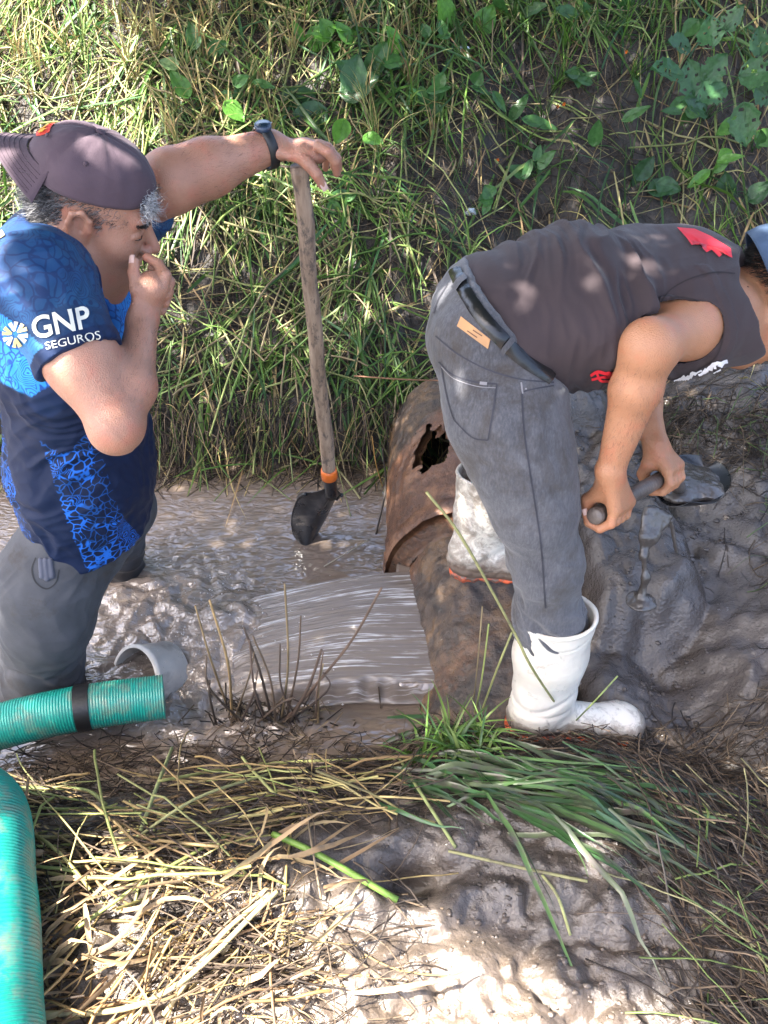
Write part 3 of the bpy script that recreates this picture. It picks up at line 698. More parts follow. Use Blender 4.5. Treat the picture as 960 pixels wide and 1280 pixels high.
# near hand at the mouth: thumb and forefinger pinch the nose
u=lambda x,y,Y:U(x,y,Y)
S.ecap(Wr,u(188,366,1.365),(.030,.017),(.037,.019),(.5,.8,0),.02)
S.ell(u(190,358,1.37),(.030,.034,.028),None,.015)
thumb=[u(176,385,1.345),u(170,362,1.342),u(167,342,1.36),u(168,327,1.375)]
finger(S,thumb,.0125,.0095)
fin=[[u(203,360,1.365),u(207,344,1.375),u(198,330,1.40),u(184,322,1.41)],
     [u(207,368,1.375),u(212,352,1.39),u(203,339,1.42),u(190,335,1.425)],
     [u(206,378,1.385),u(211,364,1.405),u(203,352,1.43),u(190,350,1.43)],
     [u(202,388,1.39),u(206,376,1.415),u(199,366,1.43),u(188,365,1.43)]]
for i,p in enumerate(fin): finger(S,p,.0115-.0006*i,.0088-.0004*i)
S.ell(thumb[-1]+nrm([-.1,-1,.4])*.0088,(.0055,.003,.0075),None,.002,'s') if 0 else None
# far hand draped over the shovel top
hb=U(372,190,1.71)
S.ecap(Wf,u(378,190,1.70),(.030,.017),(.040,.018),(0,.8,.1),.02)
S.ell(u(388,189,1.70),(.036,.042,.020),frame([.9,.1,-.35],[.3,0,1]),.015)
fk=[[u(398,183,1.665),u(410,190,1.655),u(419,202,1.66),u(421,216,1.675)],
    [u(399,181,1.695),u(412,187,1.69),u(421,198,1.695),u(423,211,1.71)],
    [u(398,180,1.725),u(410,184,1.73),u(417,195,1.735),u(417,209,1.75)],
    [u(393,183,1.75),u(403,187,1.76),u(408,198,1.765),u(407,210,1.77)]]
for i,p in enumerate(fk): finger(S,p,.0115-.0006*i,.0090-.0004*i)
th2=[u(376,196,1.672),u(386,206,1.645),u(396,218,1.64),u(403,231,1.645)]
finger(S,th2,.0140,.0100)
V,F=S.mesh(.0027); V=relax(V,F,1,.35)
body=mesh('body',V,F,m_skin1,root); bvb=bvh(V,F)
print('body1',len(V),time.time()-t1)
# nails
def nail(name_par,p_tip,p_prev,outdir,par,w=.0058,l=.0075):
    a=nrm(p_tip-p_prev); o_=nrm(outdir-a*(outdir@a)); sd=np.cross(a,o_)
    V=[];n=7
    for i in range(n):
        for j in range(n):
            x=(j/(n-1)*2-1);y=(i/(n-1)*2-1); V.append(p_tip+a*(y*l+.002)+sd*(x*w)+o_*(.0092*math.sqrt(max(0,1-(x*.55)**2-.25*max(y,0)**2))+.0005))
    mesh('fingernail',np.array(V),grid_faces(n,n),m_nail,par)
tocam=lambda p:nrm(CAM-p)
nail('x',thumb[-1],thumb[-2],np.array([-.35,-.9,.3]),root)
nail('x',th2[-1],th2[-2],tocam(th2[-1])+[.2,0,0],root,.0068,.0085)
eyes(hw,HR,root,(-1,1))
# ---- jersey
def jersey_mat():
    m,nt,b,o=newmat('blue_jersey_cloth'); B=NB(nt); v=B.coord()
    nv=B.noise(v,9,3,.5,0,'Color'); 
    a=B.n('ShaderNodeVectorMath',operation='MULTIPLY_ADD'); B.link(nv,a.inputs[0]); a.inputs[1].default_value=(.09,.09,.09); B.link(v,a.inputs[2]); vv=a.outputs[0]
    e1=B.vor(vv,52,'DISTANCE_TO_EDGE'); e2=B.vor(vv,26,'DISTANCE_TO_EDGE'); rings=B.math('SINE',B.math('MULTIPLY',B.vor(vv,26),52.0))
    l1=B.ramp(e1,[(.05,1),(.11,0)]); l2=B.ramp(rings,[(.45,0),(.7,1)])
    mot=B.ramp(B.noise(v,13,2),[(.47,0),(.5,1)],'LINEAR')
    pat=B.mix(mot,l1,l2)
    blue=B.mix(B.math('MULTIPLY',pat,.9),B.ramp(B.noise(v,6,3),[(.35,(.018,.15,.55)),(.5,(.03,.26,.70)),(.65,(.07,.42,.82))]),(.008,.055,.26))
    patch=B.ramp(B.noise(v,16,2),[(.49,0),(.51,1)])
    navy=(.005,.012,.040)
    strip=B.mix(B.math('MULTIPLY',B.math('MULTIPLY',pat,1.0),patch),navy,(.015,.12,.52))
    strip=B.mix(B.math('MULTIPLY',B.ramp(e1,[(.03,1),(.07,0)]),.45),strip,(.015,.13,.50))
    low=B.mix(B.attr('strip'),navy,strip)
    c=B.mix(B.attr('upper'),low,blue)
    c=B.mix(B.attr('sleeve'),c,B.mix(.22,(.040,.15,.30),blue))
    c=B.mix(B.attr('band'),c,(.006,.018,.06))
    B.put(b.inputs['Base Color'],c); b.inputs['Roughness'].default_value=.6; b.inputs['Sheen Weight'].default_value=.02; b.inputs['Specular IOR Level'].default_value=.22
    B.put(b.inputs['Normal'],B.bump(B.math('ADD',B.vor(v,700),B.math('MULTIPLY',B.noise(v,30,4),2)),.15,.0015)); return m
t1=time.time()
nt_=nrm(hw(-.03,0,-.06)-neck); nc=neck+nt_*.040
J=SDF()
J.ecap(neck+[-.025,0,-.045],(-.655,1.47,.93),(.175,.112),(.185,.140),(0,1,0),.06)
J.ecap((-.655,1.47,.93),(-.715,1.47,.62),(.185,.140),(.185,.152),(0,1,0),.06)
J.ecap((-.715,1.47,.62),(-.75,1.47,.36),(.185,.150),(.190,.145),(0,1,0),.05)
J.cap(neck+[-.03,-.05,.0],Sh,.080,.086,.07); J.cap(neck+[-.02,.05,.0],Sf,.080,.084,.07)
sl_=Sh+(El-Sh)*.52
cp=U(66,474,1.20); cn=nn_=nrm(El-Sh)
J.sleeve(Sh,Sh+(El-Sh)*.85,.084,.074,cp,cn,.05)
fp=Sf+(Ef-Sf)*.62; fn_=nrm(Ef-Sf)
J.sleeve(Sf,Sf+(Ef-Sf)*.9,.082,.070,fp,fn_,.05)
J.chain([neck+[-.005,0,-.02],nc+nt_*.01],[.092,.077],.03)
J.plane(np.array([-.75,1.47,.425]),[.10,-.0,-1])
nn=nrm(El-Sh); ns=nrm(nn+[0,0,0]); 
# sleeve cuff: cut the sleeve only (halfspace limited to a sphere)
def cutfn(p,n,c,r):
    n=nrm(n)
    return lambda x,y,z:np.maximum(-((x-p[0])*n[0]+(y-p[1])*n[1]+(z-p[2])*n[2]),np.sqrt((x-c[0])**2+(y-c[1])**2+(z-c[2])**2)-r)
ac=Sh+nn*((cp-Sh)@nn); J.cap(ac-nn*.02,ac+nn*.1,.060,.062,.004,'s')
J.cap(neck+nt_*.02,neck+nt_*.14,.066,.070,.004,'s')
J.add(cutfn(nc,nt_+np.array([-.1,0,0]),nc+nt_*.12,.125),nc+nt_*.12-.125,nc+nt_*.12+.125,.006,'s')
V,F=J.mesh(.0033); V=relax(V,F,2,.5); N=vnorm(V,F)
x,y,z=V.T
tor=ss(1.1,.9,z)
sl=ss(.16,.06,np.linalg.norm(V-(sl_+Sh)/2,axis=1))
f=folds(V,N,[1,0,.15],15,.0065,.8,2)*tor*.9+folds(V,N,[.7,-.2,.5],30,.0028,.5,12)+folds(V,N,[.5,-.3,-.8],24,.0040,.5,5)*(.45+.5*sl)+.0025*fbm(x*9,y*9,z*9,3)
# diagonal pulls from the armpit
f+=.004*np.sin((z*1.2+x*.8)*70+4*pn(x*8,y*8,z*8))*np.exp(-((x+.60)/.07)**2-((z-1.0)/.12)**2)
V=V+N*(f-.003)[:,None]
dcut=(V-cp)@cn; near=np.linalg.norm(V-cp,axis=1)<.16
band=((dcut>-.022)&near&(dcut<.02)).astype(float)
along=((V-Sh)@nn); rad=np.linalg.norm((V-Sh)-along[:,None]*nn,axis=1)
slv=((along>.085)&(rad<.10)&(along<.22)&(y<1.32)&near).astype(float)
upper=ss(.925,.935,z+.25*(x+.70)).astype(float)
upper=np.maximum(upper,0)
strip=(((x>-.695)&(x<-.600))|(x<-.80)).astype(float)*(y<1.47)*(z<.80+.02*np.sin(x*60))
col_=((V-neck)@nt_>.018).astype(float); band=np.maximum(band,col_*.9)
mj=jersey_mat()
jer=mesh('shirt',V,F,mj,root,attrs={'upper':upper,'strip':strip,'sleeve':slv,'band':band}); jer['label']='blue jersey with navy panels and sponsor lettering on the sleeve'
bj=bvh(V,F)
print('jersey',len(V),time.time()-t1)
m_logo=simple('cream_print',(.66,.64,.55),.55,.05); m_logoy=simple('yellow_print',(.72,.55,.22),.55,.08)
vp,fp_=text_px('GNP',43,424,39,math.radians(12),bold=.02,sx=.92,skew=0)
decal(bj,vp,fp_,'sleeve_lettering',m_logo,jer,.0022)
vp,fp_=text_px('SEGUROS',58,437,13,math.radians(12),bold=.0,sx=1.25)
decal(bj,vp,fp_,'sleeve_lettering',m_logo,jer,.0022)
for k in range(6):
    a=k/6*2*math.pi+.35; r=11.5; cx,cy=20,418
    q=[(cx+r*math.cos(a+d)*m_,cy+r*math.sin(a+d)*m_) for d,m_ in ((-.42,.95),(-.25,1.4),(0,1.05),(.25,1.4),(.42,.95))]
    for p_ in (q[:3],q[2:]):
        vp,fp_=strip_px([p_[0],p_[1],p_[2]] if 0 else [ (cx+4.2*math.cos(a),cy+4.2*math.sin(a)), p_[1] if p_ is q[2:] else p_[1]],[1.2,2.6],8)
        decal(bj,vp,fp_,'sleeve_emblem',m_logoy if k%2 else m_logo,jer,.0022)
vp,fp_=strip_px([(-2,292),(2,298)],[6,6],6); decal(bj,vp,fp_,'shoulder_patch',m_logoy,jer,.0022)
# ---- trousers
t1=time.time(); Pn=SDF()
Ka=Uz(50,872,-.02); Kb=Uz(152,712,-.02)
hA=np.array([-.805,1.36,.40]); hB=np.array([-.735,1.58,.40])
Pn.ecap((-.725,1.47,.56),(-.75,1.47,.41),(.175,.135),(.175,.120),(0,1,0),.04)
kA=U(58,775,1.285); kB=U(147,640,1.70)
Pn.chain([hA,(hA+kA)/2+[-.005,0,.01],kA,Ka,Ka+[0,0,-.15]],[.112,pxr(kA,60),pxr(kA,50),pxr(Ka,47),.07],.05)
Pn.chain([hB,(hB+kB)/2+[.01,0,0],kB,Kb,Kb+[0,0,-.15]],[.108,.095,.080,.062,.060],.05)
V,F=Pn.mesh(.0042); V=relax(V,F,2,.5); N=vnorm(V,F); x,y,z=V.T
knee=ss(.30,.05,z)
f=folds(V,N,[.9,.3,-.3],20,.0055,.7,9)*(.35+.8*knee)+folds(V,N,[.2,0,-1],12,.005,.8,3)*.5+.003*fbm(x*8,y*8,z*8,3)
f-= .006*np.exp(-((z-.17-.02*np.sin(x*40))/.012)**2)*(y<1.45); f+=.004*np.exp(-((z-.20)/.012)**2)*(y<1.45)
V=V+N*(f-.003)[:,None]
m_grey=fabric('grey_trousers_cloth',(.062,.063,.070),.85,900,.25,dirt=(.045,.038,.034),dlo=.55,dhi=.70)
_nt=m_grey.node_tree; _B=NB(_nt); _b=[q for q in _nt.nodes if q.type=='BSDF_PRINCIPLED'][0]; _src=_b.inputs['Base Color'].links[0].from_socket
_B.put(_b.inputs['Base Color'],_B.mix(_B.attr('soak'),_src,(.022,.019,.018))); _B.put(_b.inputs['Roughness'],_B.math('MULTIPLY_ADD',_B.attr('soak'),-.45,.85))
tr=mesh('trousers',V,F,m_grey,root,attrs={'soak':ss(.10,.05,z-.05*pn(x*12,y*12,z*6))*.8}); bt=bvh(V,F)
vp,fp_=strip_px([(45,697),(40,712),(45,728),(58,736),(70,728),(74,712)],[.9,.9],30); decal(bt,vp,fp_,'pocket_seam',simple('dark_thread',(.02,.02,.022),.8),tr,.001)
# pocket lining bulging out of the slit
Q=SDF(); pc=hit(bt,59,712,0)
if pc is not None:
    for dx_,l in ((-6,16),(0,19),(6,16)):
        a_=hit(bt,57+dx_,700,0.0); b_=hit(bt,59+dx_,700+l+4,.0)
        if a_ is not None and b_ is not None: Q.cap(a_,b_,.006,.0075,.003)
    V,F=Q.mesh(.0018); mesh('pocket_lining',V,F,fabric('pocket_cloth',(.07,.075,.10),.8),tr)
print('trousers',time.time()-t1)
# ---- cap
def cap_crown(C,R,rx,ry,rz,zb=0.0,n=72,m=34,tilt=0,seams=6,drop=.015):
    ph=np.linspace(0,2*np.pi,n,endpoint=False)[None,:]; t=np.linspace(0,1,m)[:,None]
    el_=(1-t)*np.pi/2*1.0
    prof_r=np.cos(np.pi/2*(1-t)); prof_r=np.sin(t*np.pi/2)**.88; prof_z=np.cos(t*np.pi/2)**.92
    seam=np.zeros_like(ph*t)
    for k in range(seams):
        d=np.angle(np.exp(1j*(ph-k*2*np.pi/seams-.0))); seam=seam-np.exp(-(d*prof_r/.030)**2)*.0016+np.exp(-((np.abs(d)*prof_r-.07)/.02)**2)*.0006
    rr=1+seam/.09; sag=.004*pn(np.cos(ph)*2.2,np.sin(ph)*2.2,t*3)+.0015*pn(np.cos(ph)*6,np.sin(ph)*6,t*8)
    X=(rx+sag)*prof_r*np.cos(ph)*rr; Y_=(ry+sag)*prof_r*np.sin(ph)*rr; Z_=(rz+sag)*prof_z*rr+zb-drop*np.cos(ph)*t
    L=np.stack([X,Y_,Z_],-1).reshape(-1,3)
    Li=L.copy(); Li[:,:2]*=.965; Li[:,2]=zb+(Li[:,2]-zb)*.965-.0; 
    F=grid_faces(m,n,True); n0=len(L); k=np.arange(n); e=(m-1)*n
    return C+np.vstack([L,Li])@R,[F[:,::-1],F+n0,np.stack([e+k,e+(k+1)%n,n0+e+(k+1)%n,n0+e+k],1)[:,::-1]],L
m_cap=fabric('mauve_cap_cloth',(.078,.052,.066),.8,800,.3,var=.12,dirt=(.17,.13,.12),dlo=.62,dhi=.9)
capC=hw(-.019,0,.046)
V,F,L=cap_crown(capC,HR,.111,.090,.090,drop=-.010)
capC_l=capC; HRl=HR
cap=mesh('cap',V,F,m_cap,root); cap['label']='faded plum baseball cap worn backwards'
for k in range(6):
    a=(k+.5)*math.pi/3; t_=.55; p=capC+np.array([.111*math.sin(t_*1.57)**.88*math.cos(a),.089*math.sin(t_*1.57)**.88*math.sin(a),.090*math.cos(t_*1.57)**.92+.001])@HR
    nrm_=nrm(p-capC); V_,F_=tube([p-nrm_*.001,p+nrm_*.0012],[.0042,.0032],ns=12); mesh('eyelet',V_,F_,m_cap,cap)
V,F=uvs(capC+HR[2]*.0905,np.array([.004,.008,.008]),np.stack([HR[2],HR[0],HR[1]])); mesh('top_button',V,F,m_cap,cap)
# sweatband rim
ph=np.linspace(0,2*np.pi,80,endpoint=False)
P=capC+np.stack([.112*np.cos(ph),.090*np.sin(ph),.002-.015*np.cos(ph)],1)@HR
# brim at the back of the head
nu,nv=26,40; u_=np.linspace(0,1,nu)[:,None]; a_=np.linspace(-1,1,nv)[None,:]
ang=np.pi+a_*1.08
X=(.108+.056*u_*(1-.10*a_**2)*np.sqrt(np.clip(1-.55*a_**2,0,1)))*np.cos(ang)-.002; Y_=(.086+.012*u_)*np.sin(ang)*(1-.0*u_)
Z_=.010-.040*(a_**2)*u_-.020*u_-.012*np.cos(ang)*0+.012
L0=np.stack([X,Y_,Z_],-1).reshape(-1,3); L1=L0.copy(); L1[:,2]-=.0045; F=grid_faces(nu,nv); n0=len(L0)
bd=np.concatenate([np.arange(nv),np.arange(1,nu)*nv+nv-1,(nu-1)*nv+np.arange(nv-2,-1,-1),np.arange(nu-2,0,-1)*nv]); bn=np.roll(bd,-1)
brim=mesh('cap_brim',capC+np.vstack([L0,L1])@HR,[F,F[:,::-1]+n0,np.stack([bd,bd+n0,bn+n0,bn],1)],m_cap,cap)
mb=MB()
for q in (.25,.4,.55,.7,.85,.95):
    aa=np.linspace(-.92,.92,40); an=np.pi+aa*1.08
    P=np.stack([(.108+.056*q*(1-.10*aa**2)*np.sqrt(1-.55*aa**2))*np.cos(an)-.002,(.086+.012*q)*np.sin(an),.0225-.040*aa**2*q-.020*q],1)
    mb.tube(capC+P@HR,.00045,ns=5)
mb.build('stitching',fabric('cap_thread',(.075,.05,.062)),brim)
# emblem on the front panels (turned to the back): red shield with yellow flame shapes
cb=bvh(np.array(cap_crown(capC,HR,.111,.090,.090,drop=-.010)[0]),cap_crown(capC,HR,.111,.090,.090,drop=-.010)[1][0])
m_red=simple('red_embroidery',(.62,.045,.02),.7,.2,bscale=400); m_yel=simple('yellow_embroidery',(.75,.36,.03),.7,.15,bscale=400)
def patch_local(name,cx,cz,pts,mat,off,par):
    """drape an outline over the cap's back panel: local lateral/vertical metres"""
    V=[]; n=len(pts)
    def on(yl,zl):
        dloc=np.array([-1,yl/.111*1.0,zl/.111]); d=nrm(dloc@HR); r=cb.ray_cast(Vector((capC+d*.3).tolist()),Vector((-d).tolist()))
        return np.array(r[0])+d*off if r[0] is not None else capC+d*.115
    c=on(cx,cz); V=[c]; 
    for s_ in (.5,1):
        for x_,z_ in pts: V.append(on(cx+x_*s_,cz+z_*s_))
    k=np.arange(n); F3=np.stack([np.zeros(n,int),1+k,1+(k+1)%n],1); F4=np.stack([1+k,1+n+k,1+n+(k+1)%n,1+(k+1)%n],1)
    return mesh(name,np.array(V),[F3,F4],mat,par)
sh_=[(-.028,.020),(-.01,.023),(.01,.023),(.028,.020),(.030,.0),(.022,-.018),(0,-.027),(-.022,-.018),(-.030,0)]
em=patch_local('cap_emblem',-.006,.072,sh_,m_red,.0018,cap)
for cx_,s_ in ((-.020,1),(-.006,1.2),(.008,1)):
    patch_local('emblem_flame',cx_,.073,[(-.005,-.012*s_),(-.007,0),(-.002,.006),(-.003,.014*s_),(.004,.004),(.006,-.004),(.003,-.012*s_)],m_yel,.0028,em)
# ---- hair
def hair(name,mat,par,roots,dirs,lens,w,cols,curl=.3,seed=1,k=5,helix=0.0):
    rs=np.random.RandomState(seed); n=len(roots); V=np.zeros((n,k,2,3)); 
    d=nrm(dirs); side=nrm(np.cross(d,nrm(rs.normal(size=(n,3))))); bend=nrm(rs.normal(size=(n,3)))
    for i in range(k):
        t=i/(k-1); p=roots+d*(lens*t)[:,None]+bend*(lens*curl*t*t)[:,None]+helix*t*(side*math.cos(t*9)+np.cross(d,side)*math.sin(t*9))
        ww=w*(1-.8*t); V[:,i,0]=p-side*ww; V[:,i,1]=p+side*ww
    b=(np.arange(n)*k*2)[:,None]+(np.arange(k-1)*2)[None,:]
    F=np.stack([b,b+1,b+3,b+2],-1).reshape(-1,4)
    return mesh(name,V.reshape(-1,3),F,mat,par,cols=np.repeat(cols,k*2,axis=0))
m_hair=colmat('hair',.45,0,.1,spec=.5,var=.3)
rs=np.random.RandomState(21); R_=[];D_=[];Ln=[];Cc=[]
Rt=HR
bodyb=bvb
for i in range(15000):
    a=rs.uniform(math.radians(28),math.radians(332)); zl=rs.uniform(-.06,.06); 
    s_=1 if a<math.pi else -1; aa=a if a<math.pi else 2*math.pi-a     # 0 = face, pi = back
    lowlim=-.055*ss(1.45,2.0,aa)+(.012 if aa<.95 else -.022*ss(.95,1.3,aa))
    if 1.42<aa<1.85: lowlim=.024
    if zl<lowlim: continue
    dl=np.array([math.cos(a),math.sin(a),0]); 
    o_=HC+(np.array([-.015,0,zl])+dl*.25)@Rt; dw=-(dl@Rt)
    r=bodyb.ray_cast(Vector(o_.tolist()),Vector(dw.tolist()))
    if r[0] is None: continue
    p=np.array(r[0])
    if np.linalg.norm(p-HC)>.14 or zl>.05: continue
    if min(np.linalg.norm(p-hw(-.008,.080,-.002)),np.linalg.norm(p-hw(-.008,-.080,-.002)))<.034 and zl<.04: continue
    back=ss(2.0,2.7,aa)
    L_=rs.uniform(.011,.020)+back*rs.uniform(.008,.026)
    tang=np.array([-.75+.2*rs.randn(),.25*rs.randn(),-.55+.3*rs.randn()])
    d=(tang@Rt)+(dl@Rt)*(.10+.7*back)+rs.normal(size=3)*(.10+.35*back)
    R_.append(p+dw*.001);D_.append(d);Ln.append(L_); g=rs.rand()
    Cc.append((.30,.29,.29) if g<.18+.3*back else ((.13,.125,.125) if g<.55 else (.03,.027,.027)))
# tuft curling out in front of the cap
tf=capC+np.array([.108,-.030,.012])@HR
T_=[[],[],[],[]]
for i in range(520):
    q=rs.normal(size=3)*np.array([.005,.014,.010]); T_[0].append(tf+q@HR); T_[1].append((np.array([.9,-.15,.05])@HR)+rs.normal(size=3)*.7); T_[2].append(rs.uniform(.012,.028)); T_[3].append((.45,.46,.48) if rs.rand()<.6 else (.16,.16,.17))
hair('hair_tuft',m_hair,root,*[np.array(q) for q in T_[:3]],.00055,np.array(T_[3]),.5,3,10,.0045)
# brows, stubble
for i in range(420):
    s_=rs.choice([-1,1]); yl=s_*rs.uniform(.014,.046); o_=HC+np.array([.3,yl,.018+.006*rs.rand()-.12*(abs(yl)-.03)**1*0])@Rt; r=bodyb.ray_cast(Vector(o_.tolist()),Vector((-Rt[0]).tolist()))
    if r[0] is None: continue
    R_.append(np.array(r[0]));D_.append((np.array([.3,s_*.9,.25])@Rt));Ln.append(.009);Cc.append((.03,.028,.028))
hair('hair',m_hair,root,np.array(R_),np.array(D_),np.array(Ln),.0007,np.array(Cc),.35,1,7,.0022)
# lashes
for s_ in (-1,1):
    V_,F_=tube([hw(.0915,s_*.020,-.0085),hw(.0925,s_*.032,-.0100),hw(.0850,s_*.045,-.0085)],.0011,n=9,ns=5); mesh('eyelashes',V_,F_,m_iris,root)
# short hairs on the forearms
def arm_hair(a,b,par,bv,n,seed):
    q=np.random.RandomState(seed); R_=[];D_=[]; ax=nrm(b-a); e1=nrm(np.cross(ax,[0,0,1])); e2=np.cross(e1,ax)
    for i in range(n):
        t=q.uniform(.08,.92); th=q.uniform(0,6.283); d=e1*math.cos(th)+e2*math.sin(th); o_=a+(b-a)*t+d*.2
        r_=bv.ray_cast(Vector(o_.tolist()),Vector((-d).tolist()))
        if r_[0] is None or r_[3]<.1: continue
        R_.append(np.array(r_[0])); D_.append(ax*.9+d*.28+q.normal(size=3)*.25)
    hair('arm_hair',m_hair,par,np.array(R_),np.array(D_),q.uniform(.006,.013,len(R_)),.00017,np.full((len(R_),3),.03),.35)['kind']='stuff'
arm_hair(El,Wr,root,bvb,1100,1); arm_hair(Ef,Wf,root,bvb,1100,2)
# ---- watch
ws=nrm(Wf-g1); wc=Wf-ws*.010
wu=nrm(np.array([0,-.25,1])-ws*(ws@np.array([0,-.25,1]))); wv=np.cross(ws,wu); th=np.linspace(0,2*np.pi,48,endpoint=False)
watch=empty('watch',wc,None,None); watch.parent=root; watch.location=Vector((wc-wloc(root)).tolist())
rw=pxr(Wf,20)+.0075; prof=[(-.010,rw-.002),(-.010,rw+.0015),(.010,rw+.0015),(.010,rw-.002)]
V=np.concatenate([wc+ws*t+r*(np.cos(th)[:,None]*wu*1.03+np.sin(th)[:,None]*wv) for t,r in prof+[prof[0]]]); mesh('strap',V,grid_faces(5,48,True),m_blk,watch)
V,F=tube([wc+wu*(rw-.001),wc+wu*(rw+.003),wc+wu*(rw+.0100),wc+wu*(rw+.0102)],[.0165,.0175,.0165,.0135],32); wcse=mesh('watch_case',V,F,simple('dark_blue_case',(.03,.05,.09),.3),watch)
V,F=tube([wc+wu*(rw+.0100),wc+wu*(rw+.0108)],[.0132,.0130],32); mesh('watch_face',V,F,simple('watch_glass',(.015,.03,.05),.08),watch)
for s_ in(-1,1): V,F=tube([wc+wu*(rw+.006)+ws*s_*.0165,wc+wu*(rw+.006)+ws*s_*.0200],[.0022,.0022],10); mesh('watch_button',V,F,simple('steel',(.4,.38,.35),.25,metal=1),watch)
print('left man',time.time()-T0)
# ================================================================== RIGHT MAN
t1=time.time()
root=empty('person',(.40,1.25,.10),'man in dark brown shirt and grey jeans bent over digging in white boots','man')
Sn=U(905,392,1.30); En=U(812,432,1.12); Wn=U(763,588,1.10)
Sr=U(905,410,1.62); Er=U(792,470,1.50); Wrr=U(820,556,1.345)
hA=U(744,645,1.085); hB=U(830,596,1.33)        # shovel handle axis
hh=nrm(hB-hA)
pel=U(612,425,1.27); mid=U(715,382,1.30); che=U(830,374,1.36); nek=U(906,392,1.41)
H2=U(975,372,1.37); H2R=frame([.60,-.15,-.78],[.78,-.05,.62])
S=SDF()
hw2=head_prims(S,H2,H2R,1.0)
S.cap(hw2(-.02,0,-.06),nek,.056,.060,.04)
S.ecap(che,nek,(.15,.09),(.10,.07),(-.15,1,0),.05); S.ecap(mid,che,(.13,.085),(.15,.095),(-.15,1,0),.05); S.ecap(pel,mid,(.11,.06),(.13,.085),(-.15,1,0),.05)
S.cap(nek,Sn,.05,.05,.05); S.cap(nek,Sr,.05,.05,.05)
mU=Sn+(En-Sn)*.5; f1=En+(Wn-En)*.33
S.chain([Sn,mU,En],[.043,pxr(mU,34),pxr(En,30)],.03)
S.cap(En+[-.004,-.004,.012],En+[-.006,-.006,.002],pxr(En,21),pxr(En,21),.02)
S.ecap(En,f1,(pxr(En,33),pxr(En,27)),(pxr(f1,31),pxr(f1,25)),(1,.0,.2),.03)
S.ecap(f1,Wn,(pxr(f1,31),pxr(f1,25)),(pxr(Wn,17),pxr(Wn,15)),(1,.0,.2),.02)
S.cap(Wn+[-.014,-.004,.004],Wn+[-.012,-.004,-.006],.0095,.009,.012)     # wrist bone
mF=Er+(Wrr-Er)*.35
S.chain([Sr,Er,mF,Wrr],[.05,.042,.038,.024],.03)
hr_=.0165
P1,fp1=fist(S,hA+hh*.002,hB,Wn,hr_,.0090,wrap=1,width=.084)
P2,fp2=fist(S,hB-hh*.055,hB,Wrr,hr_,.0090,wrap=1,width=.084)
# thumbs: leave the palm's side and close over the bar from the other side
def thumb_on(P,w,t0,sgn=1):
    tp=[w,P(t0,math.radians(-20),hr_+.024),P(t0+.004,math.radians(-62),hr_+.017),P(t0+.010,math.radians(-108),hr_+.0115),P(t0+.014,math.radians(-140),hr_+.0095)]
    S.cap(tp[0],tp[1],.017,.0155,.02); finger(S,tp[1:],.0145,.0100); return tp
t_1=thumb_on(P1,Wn+(P1(.03,0,.03)-Wn)*.3,.012); t_2=thumb_on(P2,Wrr+(P2(.03,0,.03)-Wrr)*.3,.012)
V,F=S.mesh(.0026); V=relax(V,F,1,.35)
mesh('body',V,F,m_skin2,root); arm_hair(En,Wn,root,bvh(V,F),700,3); print('body2',len(V),time.time()-t1)
nail('x',t_1[-1],t_1[-2],tocam(t_1[-1]),root,.0062,.0075)
nail('x',fp1[0][-1],fp1[0][-2],tocam(fp1[0][-1]),root,.0048,.006)
# ---- T-shirt
t1=time.time(); J=SDF()
wd=(-.15,1,0)
J.ecap(U(622,400,1.27),mid+[0,0,.0],(.165,.112),(.165,.118),wd,.05)
J.ecap(mid,che,(.165,.116),(.180,.112),wd,.06); J.ecap(che,nek+[-.03,0,0],(.180,.110),(.100,.070),wd,.06)
J.ell(mid+[-.03,0,-.045],(.13,.13,.085),None,.05)      # loose cloth hanging at the belly
J.cap(che+[.05,0,.02],Sn+[.01,.04,0],.085,.070,.06); J.cap(che+[.05,0,0],Sr,.085,.080,.06)
cp=U(857,421,1.225); cn=nrm(nrm(En-Sn)+np.array([-.2,.0,.0]))
J.sleeve(U(916,400,1.285),U(862,417,1.215),.086,.062,cp,cn,.007)
fp=Sr+(Er-Sr)*.45; J.sleeve(Sr,Er,.075,.066,fp,nrm(Er-Sr),.04)
J.cap(nek,nek+nrm(hw2(-.02,0,-.06)-nek)*.07,.080,.074,.03)
ua=nrm(En-Sn); ac=Sn+ua*((cp-Sn)@ua); J.cap(ac-ua*.02,ac+ua*.1,.0535,.0535,.004,'s')
# hem: a slanted cut across the hips
hA_=U(566,326,1.27); hB_=U(672,474,1.27); hn=np.cross(hB_-hA_,[-.10,1,.0]); hn=nrm(hn); hn=hn if hn[0]<0 else -hn
J.plane(hA_*.5+hB_*.5+[.008,0,0],hn)
nt_=nrm(hw2(-.02,0,-.06)-nek); J.cap(nek+nt_*.02,nek+nt_*.14,.062,.066,.004,'s'); nc=nek+nt_*.058
J.add(cutfn(nc,nt_,nc+nt_*.12,.125),nc+nt_*.12-.125,nc+nt_*.12+.125,.006,'s')
V,F=J.mesh(.0034); V=relax(V,F,2,.5); N=vnorm(V,F); x,y,z=V.T
ax_=nrm(che-pel); s0=(V-pel)@ax_; arc=np.arctan2((V-pel)@np.array([0,-1,0]),z-pel[2]-.0)
wais=np.exp(-((s0-.17)/.12)**2)
ph_=s0*1.0+.035*np.sin(arc*1.3)+.020*pn(x*5,y*5,z*5)+.010*pn(x*14,y*14,z*14)
ridg=1-np.abs(pn(ph_*26,arc*.9,3.))*2.6
f=.0085*ridg*wais+.004*(1-np.abs(pn(ph_*52,arc*1.6,7.))*2.4)*wais+.002*fbm(x*9,y*9,z*9,3)
f+=folds(V,N,[.8,.1,.5],16,.0045,.6,4)*ss(.22,.42,s0)*.7
